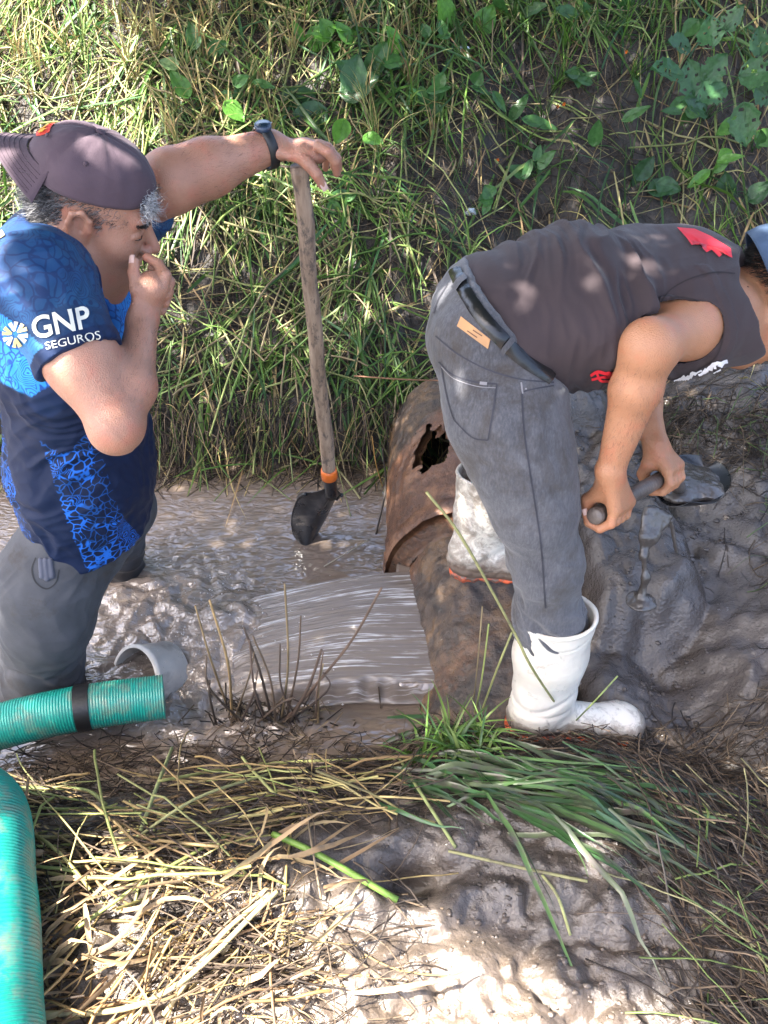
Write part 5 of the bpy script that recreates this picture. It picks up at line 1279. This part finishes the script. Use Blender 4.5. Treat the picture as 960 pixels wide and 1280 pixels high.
# ------------------------------------------------------------------ near bank straw
nearm=lambda x,y:(y<1.02)*1.0
heap=lambda x,y:np.clip(ss(.12,-.15,x)*ss(.36,.50,y)*ss(1.00,.93,y),0,1)
def draped(n,dens,ang,La,Lb,ra,rb,pal,lift,name,label,mat,k=8,wob=.3,arch=.02,x0=-1.1,x1=.15,Y0=.3,Y1=1.02,ns=5,sag=.05,base=None):
    xy=world_pts(n,x0,x1,Y0,Y1,dens); P=lying(n,xy,ang(n),rs.uniform(La,Lb,n),k,rs.uniform(.002,lift,n),sag,wob,arch=arch)
    P=P-np.array([1,1,0])*(P[:,k//2:k//2+1]-P[:,:1])*.9
    P[...,2]=np.maximum(P[...,2],np.maximum(hgt(P[...,0],P[...,1]),0)+.002)
    V,F,C=stalks(P,np.repeat(rs.uniform(ra,rb,(n,1)),k,1),pick(pal,n),ns); return tag(mesh(name,V,F,mat,cols=C),label,'straw',kind='stuff')
hz=lambda n:rs.normal(size=n)*.45+(rs.rand(n)<.25)*rs.uniform(-1.6,1.6,n)
draped(900,lambda x,y:heap(x,y)*np.clip(.45+2*pn(x*5,y*5,15.),0,1),hz,.08,.30,.0007,.0020,BROWN+STRAW[:1]+BROWN,.035,'dead_stems','thin brown dead stems heaped on the near bank',m_dead,ns=3,wob=.7)
draped(150,lambda x,y:heap(x,y)*ss(.55,.75,y)*np.clip(.5+2*pn(x*5,y*5,15.),0,1),hz,.14,.40,.0012,.0034,STRAW+[(.24,.27,.08),(.30,.31,.12)],.06,'straw','straw and cut stalks lying across the near bank',m_straw,wob=.25)
dg=lambda n:math.radians(35)+rs.normal(size=n)*.45+(rs.rand(n)<.3)*rs.uniform(-1.5,1.5,n)
draped(120,lambda x,y:ss(-.02,-.25,x)*ss(.72,.6,y)*np.clip(.4+2.5*pn(x*6,y*6,25.),0,1),dg,.10,.34,.0012,.0032,[(.40,.26,.10),(.33,.20,.08),(.44,.32,.13),(.26,.15,.07)],.05,'dry_straw','bright dry straw in the sunlit bottom left corner',m_straw,wob=.35,Y0=.32,Y1=.75)
xy=world_pts(170,-.85,.0,.35,.72,lambda x,y:ss(.0,-.25,x)); P=lying(170,xy,dg(170),rs.uniform(.06,.22,170),7,rs.uniform(.005,.05,170),.06,1.6,arch=.12)
V,F,C=ribbons(P,taper(170,7,rs.uniform(.002,.006,170)),sides(P,rs,1.2),pick([(.34,.23,.12),(.42,.31,.16),(.26,.17,.09)],170)); tag(mesh('dry_leaves',V,F,m_straw,cols=C),'curled dry grass leaves in the bottom left heap','straw',kind='stuff')
# edge roots, near bank
draped(1500,lambda x,y:ss(.90,.97,y)*ss(1.16,1.06,y),hz,.04,.16,.0006,.0018,BROWN,.03,'dead_stems','fine muddy rootlets along the near water edge',m_dead,ns=3,wob=1.0,x0=-.9,x1=.95,Y0=.86,Y1=1.14)
# right-hand litter
rt=lambda x,y:np.clip(ss(.42,.62,x)*ss(.92,.84,y)+ss(.62,.75,x)*(y<.8),0,1)
draped(1300,rt,lambda n:math.radians(-50)+rs.normal(size=n)*.5,.06,.26,.0007,.0022,BROWN+BROWN+[(.12,.10,.08)],.03,'dead_stems','muddy dead stems littering the bottom right of the bank',m_dead,ns=3,wob=.6,x0=.2,x1=1.2,Y0=.30,Y1=1.05)
draped(70,rt,lambda n:math.radians(-50)+rs.normal(size=n)*.7,.12,.30,.0010,.0022,[(.16,.22,.06),(.3,.28,.14),(.10,.16,.05)],.05,'stalks','few green and yellow stalks over the litter at bottom right',m_straw,x0=.35,x1=1.1,Y0=.35,Y1=1.0)
draped(1700,lambda x,y:np.clip(bump(x,y,1.28,1.45,.16,.35)+bump(x,y,.92,2.12,.12,.10)*1.0+.7*bump(x,y,1.15,1.95,.2,.12),0,1),lambda n:rs.uniform(0,6.3,n),.04,.18,.0007,.0020,BROWN+BROWN+[(.10,.15,.05)],.035,'dead_stems','tangled muddy roots on the mud at the right edge',m_dead,ns=3,wob=.8,x0=.7,x1=1.6,Y0=1.0,Y1=2.6)
# crumbs and clods of mud
def clods(n,xy,ra,rb,label):
    U_,F_=uvs(np.zeros(3),np.ones(3),np.eye(3),7,5); V=[];F=[]
    g=hgt(xy[:,0],xy[:,1])
    for i in range(n):
        r_=ra+(rb-ra)*rs.rand()**3; d=U_*(1+.9*pn(U_[:,0]*1.7+i,U_[:,1]*1.3,U_[:,2]*1.3))[:,None]*np.array([rs.uniform(.8,1.5),rs.uniform(.8,1.5),rs.uniform(.5,.9)])*r_
        V.append(d+[xy[i,0],xy[i,1],g[i]+r_*.15]); F.append(F_+i*len(U_))
    V=np.vstack(V); q=np.clip(ss(.62,.48,V[:,1]+.10*pn(V[:,0]*5,V[:,1]*5))*.55,0,1)  # crumbs take the same painted sunlit paling as the ground
    tag(mesh('mud_crumbs',V,np.vstack(F),m_mud,attrs={'dry':q,'wet':.4+0*q}),label,'mud',kind='stuff')
clods(1100,world_pts(1100,-.8,.8,.32,.95,lambda x,y:np.clip(.25+pn(x*6,y*6,3.)*1.5,0,1)*ss(-.6,-.2,x)),.0015,.0062,'crumbs and small clods of mud on the near bank')
clods(900,world_pts(900,.5,1.5,1.0,2.4,lambda x,y:np.clip(.2+pn(x*5,y*5,6.)*1.6,0,1)),.002,.008,'crumbs and small clods of mud on the right slope')
# bundle of wet green blades on the near bank
n=135; px=rs.uniform(470,760,n); py=rs.normal(size=n)*26+965+.10*(px-500); 
base=np.array([G(a,b) for a,b in zip(px,py)])[:,:2]; ang=math.radians(-20)+rs.normal(size=n)*.28-(px-470)/290*.35; L=rs.uniform(.16,.42,n)
P=lying(n,base,ang,L,10,rs.uniform(.01,.05,n),.04,.35,arch=.04)
V,F,C=ribbons(P,taper(n,10,rs.uniform(.003,.0075,n)),sides(P,rs,.5),pick([(.045,.11,.035),(.06,.14,.05),(.04,.085,.035),(.10,.19,.06),(.08,.11,.06),(.12,.15,.08)],n)); 
m_wetg=colmat('wet_grass_blade',.28,.25,.15,dirt=(.10,.085,.075),dlo=.52,dhi=.66,spec=.6,dscale=22)
tag(mesh('wet_grass',V,F,m_wetg,cols=C),'heap of long wet green grass blades beside the near boot','grass',kind='stuff')
xyb=np.array([G(a,b)[:2] for a,b in zip(rs.uniform(505,640,26),rs.uniform(925,955,26))])
m=len(xyb)*7; xyr=np.repeat(xyb,7,0)+rs.normal(size=(m,2))*.012; k=8; a=rs.uniform(0,6.3,m); L=rs.uniform(.05,.17,m); t=np.linspace(0,1,k)[None,:]; out=rs.uniform(.3,1,m)[:,None]
r=L[:,None]*out*t**1.6; hh_=L[:,None]*(t*.9-.5*out*t**3); P=np.stack([xyr[:,:1]+r*np.cos(a)[:,None],xyr[:,1:]+r*np.sin(a)[:,None],hgt(xyr[:,0],xyr[:,1])[:,None]+hh_],-1)
V,F,C=ribbons(P,taper(m,k,rs.uniform(.0018,.0050,m)),sides(P,rs,.5),pick(GREEN,m)); tag(mesh('grass',V,F,m_green,cols=C),'small green tufts in front of the near boot','grass',kind='stuff')
print('grass',time.time()-T0)
# ------------------------------------------------------------------ single stalks one can point at
def stalk(pts,r,col,label,cat='stalk',group=None,nodes=True,name='cut_stalk',mat=None):
    P=smooth_path(pts,26) if len(pts)>2 else smooth_path(pts,14); n=len(P)
    R=r*(1+.06*pn(np.linspace(0,6,n),r*999)); 
    V,F=tube(P,R,7); c=np.broadcast_to(np.array(col),(len(V),3))*(1+.25*pn(V[:,0]*40,V[:,1]*40,V[:,2]*40))[:,None]
    o=mesh(name,V,F,mat or m_straw,cols=np.clip(c,.005,.95),origin=P[0])
    return tag(o,label,cat,group)
gp=lambda x,y,l=.01:G(x,y)+np.array([0,0,l])
stalk([U(533,615,1.05),U(577,672,1.03),U(640,785,.99),U(668,840,.97),gp(716,918,.02)],.0028,(.30,.29,.12),'long pale stalk leaning across in front of the white boots')
stalk([U(640,790,.99),U(618,845,.98),gp(594,912,.0)],.0022,(.27,.27,.10),'thin stalk leaning from the long pale stalk down to the grass')
stalk([U(603,758,1.02),U(597,830,1.0),gp(590,896,0)],.0014,(.22,.17,.09),'thin brown upright stem left of the near boot')
stalk([U(611,780,1.02),U(602,850,1.0),gp(592,900,0)],.0018,(.26,.30,.09),'slender green stem rising from the tuft left of the near boot')
stalk([U(772,845,.99),U(740,880,.98),gp(706,915,0)],.0018,(.24,.30,.10),'short green stem crossing the toe of the near boot')
stalk([gp(343,1052,.03),gp(400,1080,.035),gp(497,1130,.015)],.0062,(.20,.34,.07),'thick bright green stalk lying on the mud at bottom centre',mat=m_green)
stalk([gp(498,962,.05),gp(530,1015,.05),gp(569,1066,.02)],.0036,(.30,.34,.13),'bent pale green stalk below the wet grass')
stalk([gp(560,1070,.02),gp(640,1092,.03),gp(732,1108,.02)],.0030,(.27,.26,.12),'straight pale stalk lying below the bent green stalk')
stalk([gp(676,1100,.02),gp(694,1130,.03),gp(712,1172,.01)],.0028,(.30,.31,.13),'short pale stalk pointing down over the bottom puddle')
stalk([gp(205,995,.06),gp(330,975,.07),gp(500,963,.05)],.0034,(.34,.35,.12),'long yellow-green stalk lying level above the straw heap')
stalk([gp(150,1075,.03),gp(250,1025,.08),gp(340,985,.06)],.0030,(.36,.36,.16),'pale stalk slanting up through the straw heap')
stalk([gp(222,958,.08),gp(202,1010,.07),gp(172,1062,.02)],.0042,(.34,.38,.16),'pale green stalk standing aslant at the left of the straw heap')
stalk([gp(20,1000,.05),gp(110,1002,.05),gp(135,1012,.02)],.0042,(.26,.30,.10),'green-yellow stalk lying behind the hose bend')
stalk([gp(100,1170,.03),gp(200,1110,.05),gp(290,1055,.04)],.0034,(.30,.34,.10),'green stalk slanting through the middle of the straw heap')
stalk([gp(10,1275,.02),gp(200,1262,.05),gp(350,1130,.05)],.0046,(.48,.40,.20),'thick dry stalk curving through the bottom left straw')
stalk([gp(210,1280,.04),gp(280,1190,.06),gp(340,1130,.04)],.0042,(.46,.36,.18),'thick dry stalk lying diagonally at the bottom of the heap')
stalk([gp(385,1015,.03),gp(390,1060,.05),gp(402,1130,.02)],.0022,(.24,.18,.11),'thin bent brown stem beside the thick green stalk')
stalk([U(362,560,2.20),U(366,600,2.13)+np.array([0,0,-.01])],.0025,(.22,.26,.10),'short green stem dipping into the water left of the shovel')
stalk([np.array([*Uz(405,708,.006)]),np.array([*Uz(462,674,.012)])],.0018,(.40,.36,.28),'pale straw floating on the water between shovel and pipe')
stalk([U(478,560,2.12),U(482,610,2.08),Uz(470,668,.0)],.0030,(.035,.028,.022),'dark wet twig standing in the water against the pipe',mat=m_dead)
stalk([U(443,470,2.28),U(500,474,2.22),U(556,476,2.20)],.0026,(.20,.10,.055),'reddish brown twig lying level above the pipe',mat=m_dead)
stalk([U(465,545,2.2),U(470,580,2.17),Uz(478,608,0)],.0020,(.42,.24,.07),'short orange stem at the water edge beside the pipe')
stalk([U(262,545,2.25),U(286,470,2.36),U(312,395,2.55)],.0034,(.34,.38,.12),'long pale green stem standing slanted on the far bank behind the elbow')
stalk([U(405,420,2.50),U(400,500,2.35),U(409,560,2.25)],.0024,(.28,.30,.12),'thin stem hanging beside the shovel handle')
# the clump of dead stems on the near edge
def clump_stem(pts,r,col,side=()):
    P=smooth_path(pts,18); V,F=tube(P,np.linspace(r,r*.6,18),6); return V,F,col
clump=[([(290,895),(285,830),(262,750)],.0034,(.30,.20,.09)),([(283,880),(262,820),(244,757)],.0028,(.26,.18,.09)),([(305,905),(262,860),(258,820)],.0026,(.10,.07,.045)),
([(352,900),(360,830),(356,730)],.0030,(.22,.16,.085)),([(358,900),(372,830),(376,770)],.0026,(.12,.08,.055)),([(340,900),(325,840),(305,785)],.0036,(.10,.07,.05)),([(345,905),(338,850),(316,795)],.0028,(.16,.11,.07)),
([(352,905),(400,850),(440,800),(477,735)],.0036,(.13,.085,.06)),([(360,905),(385,860),(402,812)],.0042,(.11,.075,.055)),([(332,900),(318,860),(312,800)],.0030,(.09,.06,.045)),
([(398,905),(398,860),(404,830)],.0026,(.28,.20,.10)),([(396,900),(396,870),(404,815)],.0022,(.14,.09,.06)),([(300,905),(316,870),(322,838)],.0028,(.08,.055,.04)),([(365,900),(410,862),(404,840)],.0024,(.07,.05,.04)),
([(270,905),(262,870),(262,850)],.0030,(.07,.05,.035)),([(320,905),(350,880),(368,872)],.0028,(.10,.07,.05)),([(292,900),(310,850),(318,815)],.0022,(.14,.10,.06)),([(375,905),(352,860),(350,805)],.0026,(.10,.07,.05)),([(285,730),(288,700),(277,705)],.0001,(.3,.25,.2))]
cl=empty('dead_stem_clump',G(340,905),'clump of broken dead stems standing on the near water edge','dead plant')
for pts,r,c in clump[:-1]:
    Y=1.03+.03*rs.randn(); b=G(*pts[0]); ps=[b]+[U(x,y,b[1]+(Y-b[1])*.5+.012*rs.randn()) for x,y in pts[1:]]
    P=smooth_path(ps,22); V,F=tube(P,np.linspace(r*1.15,r*.7,22)*(1+.15*pn(np.linspace(0,8,22),r*5000)),7); V=V+.0012*rs.normal(size=V.shape)*0
    c=np.array(c)*(1+.35*pn(V[:,0]*60,V[:,1]*60,V[:,2]*30))[:,None]; mesh('stem',V,F,m_dead,cl,cols=np.clip(c,.01,.9))
n=260; b=np.array([G(a,c_) for a,c_ in zip(rs.normal(size=n)*42+338,rs.normal(size=n)*14+905)]); a=rs.uniform(0,6.3,n); L=rs.uniform(.02,.09,n)[:,None]; t=np.linspace(0,1,5)[None,:]
P=b[:,None]+np.stack([L*t*np.cos(a)[:,None]*.7,L*t*np.sin(a)[:,None]*.5,L*t*rs.uniform(.1,1,(n,1))],-1)
V,F,C=stalks(P,np.repeat(rs.uniform(.0008,.0024,(n,1)),5,1),pick(BROWN+[(.2,.15,.08)],n),4); mesh('stem_litter',V,F,m_dead,cl,cols=C)['kind']='stuff'
print('stalks',time.time()-T0)
# ------------------------------------------------------------------ broad-leaved weeds
def leaf_mesh(mbl,base,tip,width,nz,col,droop=.15,heart=.5,holes=0,lob=0):
    base=np.asarray(base,float);ax=tip-base;L=np.linalg.norm(ax);ax=ax/L;sd=nrm(np.cross(ax,nz));up=np.cross(sd,ax)
    nu,nv=14,9; u=np.linspace(0,1,nu)[:,None]; w=np.linspace(-1,1,nv)[None,:]
    half=width*.5*(np.sin(np.pi*np.clip(u,0,1)**(.55+.25*(1-heart)))**.8+.02)*(1+lob*.12*np.sin(u*26))
    lg=u-heart*.16*(np.abs(w)**1.3)*np.exp(-u*7)
    P=base+ax*(lg*L)[...,None]+sd*(half*w)[...,None]+up*(.12*width*np.abs(w)-droop*L*u**2+.012*L*np.sin(u*18)*w+.02*width*np.cos(w*9+u*9))[...,None]
    F=grid_faces(nu,nv)
    if holes: F=F[rs.rand(len(F))>holes]
    mbl.add(P.reshape(-1,3),F,np.array(col)*(1+.12*rs.randn()))
m_leaf,nt,b,o=newmat('weed_leaf'); B=NB(nt); v=B.coord(); c=B.attr('Col','Color'); c=B.mix(1.0,c,B.ramp(B.noise(v,70,4),[(.3,.65),(.7,1.05)]),'MULTIPLY')
B.put(b.inputs['Base Color'],c); b.inputs['Roughness'].default_value=.38; B.put(b.inputs['Normal'],B.bump(B.math('ADD',B.vor(v,110),B.noise(v,50,3)),.35,.002))
tt_=B.n('ShaderNodeBsdfTranslucent'); B.put(tt_.inputs[0],c); x_=B.n('ShaderNodeMixShader'); x_.inputs[0].default_value=.35; B.link(b.outputs[0],x_.inputs[1]); B.link(tt_.outputs[0],x_.inputs[2]); B.link(x_.outputs[0],o.inputs[0])
BR=(.12,.30,.045); MD=(.060,.165,.040); DK=(.035,.10,.032)
def weed(px,py,leaves,label,col=MD,h=.10,Lm=1.0,name='weed_plant',cat='plant',group=None,holes=0,heart=.6,lob=0,lift=.0):
    g=G(px,py); hub=g+np.array([0,-.35*h,h*.7])
    root=empty(name,g,label,cat,group); mb=MB(); st=MB()
    for (lx,ly,ang,L,w) in leaves:
        # leaf base at a photo pixel, blade pointing along ang in the picture plane
        Yb=hub[1]+rs.uniform(-.03,.03)-lift; b_=U(lx,ly,Yb); d=np.array([math.cos(ang),.25*rs.randn(),0])+np.array([0,-.25,0])+math.sin(ang)*np.array([0,.25,.9]); d=nrm(d)
        Lw=pxr(b_,L); ww=pxr(b_,w); nz=nrm(np.array([.35*rs.randn(),-.75+.2*rs.randn(),.75+.25*rs.randn()]))
        leaf_mesh(mb,b_,b_+d*Lw,ww,nz,col,.12,heart,holes,lob); P=smooth_path([g+rs.normal(size=3)*.004,(g+b_)/2+[0,-.01,.02],b_,b_+d*Lw*.4],10)
        V,F=tube(P,np.linspace(.0016,.0008,10),5); st.add(V,F,np.array(col)*1.2)
    mb.build('leaves',m_leaf,root); st.build('stem',m_leaf,root); return root
R0=math.radians
weed(560,30,[(557,42,R0(100),52,46),(545,92,R0(190),34,26),(598,40,R0(60),34,28),(640,60,R0(200),38,26)],'weed with one large bright heart-shaped leaf at the top centre',BR)
weed(400,130,[(392,128,R0(170),48,34),(405,140,R0(200),56,36),(430,118,R0(30),50,40),(420,130,R0(-20),44,34),(440,112,R0(80),40,34),(452,150,R0(-40),30,24)],'dark green weed with broad leaves beside the watch hand',DK)
weed(455,85,[(462,90,R0(60),40,26),(470,105,R0(-30),36,24),(446,96,R0(140),34,24),(480,80,R0(10),30,22),(478,120,R0(-70),28,22)],'leafy weed to the right above the watch hand',MD)
weed(440,220,[(432,220,R0(-60),20,16),(405,280,R0(10),26,24),(430,150,R0(-110),30,24),(456,172,R0(-10),26,22),(446,290,R0(-30),22,18)],'low weed with small bright round leaves right of the shovel top',BR)
weed(285,150,[(282,130,R0(-40),30,24),(235,120,R0(120),34,22),(290,165,R0(-20),30,22)],'small bright weed among straw left of the forearm',BR)
weed(215,90,[(205,95,R0(20),28,20),(222,84,R0(160),24,18)],'small pale weed in the upper left straw',(.16,.26,.10))
weed(650,155,[(640,150,R0(60),36,18),(655,150,R0(-10),44,18),(640,165,R0(200),34,16),(660,205,R0(-20),30,26),(665,215,R0(200),26,22)],'pale narrow-leaved weed on the dark soil above the brown shirt',MD)
weed(665,215,[(668,222,R0(90),26,26),(672,226,R0(10),24,22),(730,236,R0(40),26,20)],'round-leaved weed low on the dark soil above the brown shirt',DK,.06)
weed(800,225,[(800,236,R0(100),34,24),(812,240,R0(20),36,26),(796,222,R0(60),30,24),(822,230,R0(-10),30,22),(840,250,R0(-30),28,20)],'dark broad-leaved weed at the foot of the right bank',DK)
weed(915,240,[(905,250,R0(100),34,26),(920,262,R0(10),34,28),(938,250,R0(60),30,26),(948,268,R0(-20),28,22),(900,275,R0(-60),26,20)],'dark weed near the cap of the bending man',DK)
weed(790,200,[(742,180,R0(90),30,18),(780,150,R0(40),34,14),(800,120,R0(120),30,14)],'thin upright weed on the dark slope at upper right',MD)
weed(880,150,[(880,140,R0(150),46,36),(868,120,R0(110),44,34),(850,95,R0(160),48,38),(880,100,R0(60),36,30),(905,110,R0(200),40,34),(925,95,R0(20),42,34),(930,130,R0(-80),50,36),(950,70,R0(100),34,24),(890,60,R0(100),38,32),(860,60,R0(160),36,30),(905,40,R0(70),34,26),(945,110,R0(-30),36,28)],'tall insect-bitten leafy weed hanging at the upper right',(.06,.16,.055),.16,holes=.10,lob=1,heart=.3,lift=.15)
weed(760,20,[(740,30,R0(120),30,20),(770,24,R0(60),34,22),(800,30,R0(10),34,22),(720,20,R0(160),30,20)],'small leafy weed at the top edge right of centre',MD)
weed(250,75,[(245,60,R0(100),30,20),(262,66,R0(30),26,18)],'little weed at the top left of the bank',MD)
weed(640,20,[(630,14,R0(120),30,22),(655,18,R0(30),32,22),(670,40,R0(-30),28,18)],'little weed at the top edge beside the big leaf',MD)
# many small weeds nothing tells apart
for i in range(22):
    x=rs.uniform(180,620) if i<13 else rs.uniform(620,955); y=rs.uniform(20,300) if i<13 else rs.uniform(10,260)
    if 300<x<440 and 140<y<240: y=60
    g_=G(x,y)
    weed(x,y,[(x+rs.uniform(-16,16),y-rs.uniform(2,26),rs.uniform(0,6.28),rs.uniform(16,32),rs.uniform(9,22)) for _ in range(rs.randint(3,6))],'small leafy weed growing through the grass of the far bank',MD if i%3 else BR,.06,group='small weeds on the far bank')
# tiny orange flowers / petals
for i,(x,y) in enumerate([(697,133),(705,130),(622,200),(680,45),(540,36),(783,65)]):
    g=G(x,y,.03); mb=MB()
    for q in range(5):
        a=q*1.257; leaf_mesh(mb,g,g+np.array([math.cos(a)*.008,-.004,math.sin(a)*.008]),.006,np.array([0,-1,.4]),(.75,.17,.01),.2,.3)
    o=mb.build('orange_flower',m_leaf,origin=g); tag(o,'tiny orange flower fallen on the dark upper bank','flower','orange flowers on the upper bank')
# crumpled plastic litter
def crumple(px,py,r,label,seed):
    g=G(px,py,.02); V,F=uvs(g,np.array([r,r*.8,r*.6]),np.eye(3),40,30); d=V-g; V=g+d*(1+.5*pn(d[:,0]/r*1.6+seed,d[:,1]/r*1.6,d[:,2]/r*1.6)+.25*np.abs(pn(d[:,0]/r*4+seed,d[:,1]/r*4,d[:,2]/r*4)))[:,None]
    m=bpy.data.materials.get('clear_plastic')
    if m is None:
        m,nt,b,o=newmat('clear_plastic'); b.inputs['Base Color'].default_value=(.62,.68,.70,1); b.inputs['Roughness'].default_value=.15; b.inputs['Transmission Weight'].default_value=.6; B=NB(nt); B.put(b.inputs['Normal'],B.bump(B.noise(B.coord(),90,4),.8,.006))
    tag(mesh('plastic_litter',V,F,m,origin=g),label,'litter')
crumple(397,45,.028,'crumpled clear plastic in the grass at the top centre left',1); crumple(578,62,.026,'crumpled clear plastic in the grass below the big bright leaf',4); crumple(588,265,.022,'small crumpled plastic on the dark soil left of the brown shirt',8)
print('weeds',time.time()-T0)
# ------------------------------------------------------------------ shading trees outside the frame
def proj(p,z=.5): p=np.asarray(p,float); return p[...,:2]-SUN[:2]*((p[...,2]-z)/SUN[2])[...,None]
lit=[]   # sunlit spots: (point, radius)
def spot(p,r): lit.append((proj(np.asarray(p,float)),r))
m_tl=colmat('tree_leaf',.5,.3,.1); m_bark=simple('bark',(.10,.075,.055),.85,.4,30)
_lb=np.array([proj(Uz(a,b,.33)) for a,b in [(-60,930),(20,1010),(80,1100),(200,1075),(300,1110),(380,1095),(470,1120),(560,1172),(640,1220),(760,1262),(850,1278),(960,1330)]]); LBX,LBY=_lb[:,0],_lb[:,1]+.045
def litmask(q):
    m=np.zeros(len(q),bool)
    for c,r in lit: m|=((q[:,0]-c[0])**2+(q[:,1]-c[1])**2)<r*r
    x,y=q[:,0],q[:,1]
    # sunny strip at the bottom edge of the picture
    w=.02*pn(x*9,y*9,77.)
    m|=(y+w<np.interp(x,LBX,LBY))&(x<1.2)
    m|=(x<-.62+w)&(y>2.75+.35*pn(x*3,y*3,2.))&(y<6)&(x>-3)
    m|=(x<-1.9)
    m|=pn(x*4.2,y*4.2,12.)>.98-.53*ss(2.65,3.0,y)*ss(.8,.1,x)
    return m
for p,r in ((capC_l+HRl[2]*.08,.075),(capC_l+HRl[2]*.07-HRl[0]*.05,.05),(capC_l-HRl[0]*.15,.06),(U(20,270,1.42),.10),(U(95,470,1.15),.03),(U(125,505,1.10),.022),(U(146,560,1.10),.018),(U(40,330,1.30),.075),(U(60,400,1.22),.05),(U(10,420,1.25),.04),
            (U(620,310,1.25),.02),(U(655,355,1.16),.018),(U(690,345,1.16),.016),(U(795,505,1.08),.022),(U(380,185,1.7),.035),(U(300,190,1.68),.03),(Uz(20,1100,.4),.12)):
    spot(p,r)
rs=np.random.RandomState(5)
tree_defs=[((-3.9,1.2),3.0,'leafy tree on the left bank above the man in the blue jersey'),((-3.4,4.9),3.2,'leafy tree behind the left end of the far bank'),((3.9,.9),3.2,'leafy tree at the right end of the near bank'),((2.9,5.2),3.4,'leafy tree on the right end of the far bank')]
roots=[];
for (tx,ty),h0,lab in tree_defs:
    z=float(hgt(tx,ty)); r=empty('shade_tree',(tx,ty,z),lab,'tree','trees shading the ditch'); roots.append(r)
N_=40000
# crown leaves above the ditch, omitted or thickened to shape sun patches and shade
q=np.stack([rs.uniform(-2.0,2.9,N_),rs.uniform(.1,5.2,N_)],1)
keep=~litmask(q); keep&=rs.rand(N_)<(.50+.45*((q[:,0]>.25)&(q[:,1]>2.4))+.50*((q[:,1]>.3)&(q[:,1]<2.45))); q=q[keep]
zc=rs.uniform(2.9,4.0,len(q)); C3=np.concatenate([q+SUN[:2]*((zc-.5)/SUN[2])[:,None],zc[:,None]],1)
own=np.argmin(np.stack([np.hypot(C3[:,0]-tx,C3[:,1]-ty) for (tx,ty),_,_ in tree_defs],1),1)
for i,r in enumerate(roots):
    c=C3[own==i]; n=len(c)
    if n==0: continue
    a=rs.uniform(0,6.3,n); d=np.stack([np.cos(a),np.sin(a),.25*rs.randn(n)],1); sd=nrm(np.cross(d,np.array([0,0,1])+.35*rs.normal(size=(n,3)))); L=rs.uniform(.038,.065,n)[:,None]; w=L*.5
    up=np.cross(sd,d)
    V=np.stack([c-d*L,c-sd*w+up*L*.1,c+d*L,c+sd*w+up*L*.1,c+d*L*.1-up*.0],1)
    b_=(np.arange(n)*5)[:,None]; F=np.concatenate([b_+np.array([[0,1,4]]),b_+np.array([[1,2,4]]),b_+np.array([[2,3,4]]),b_+np.array([[3,0,4]])])
    mesh('crown',V.reshape(-1,3),F,m_tl,r,cols=np.repeat(pick([(.05,.13,.03),(.07,.17,.035),(.04,.10,.03)],n,rs),5,axis=0))
    base=wloc(r); mb=MB(); ctr=c.mean(0); fork=base+np.array([(ctr[0]-base[0])*.08,(ctr[1]-base[1])*.08,2.2])
    mb.tube([base+[0,0,-.1],(base+fork)/2+[.05,.03,0],fork],[.16,.12,.10],n=12,ns=12)
    for t_ in c[rs.randint(0,n,16)]: mb.tube([fork,(fork*.5+t_*.5)+[0,0,.12],t_],[.06,.03,.006],n=9,ns=6)
    mb.build('trunk',m_bark,r)
print('trees',time.time()-T0)
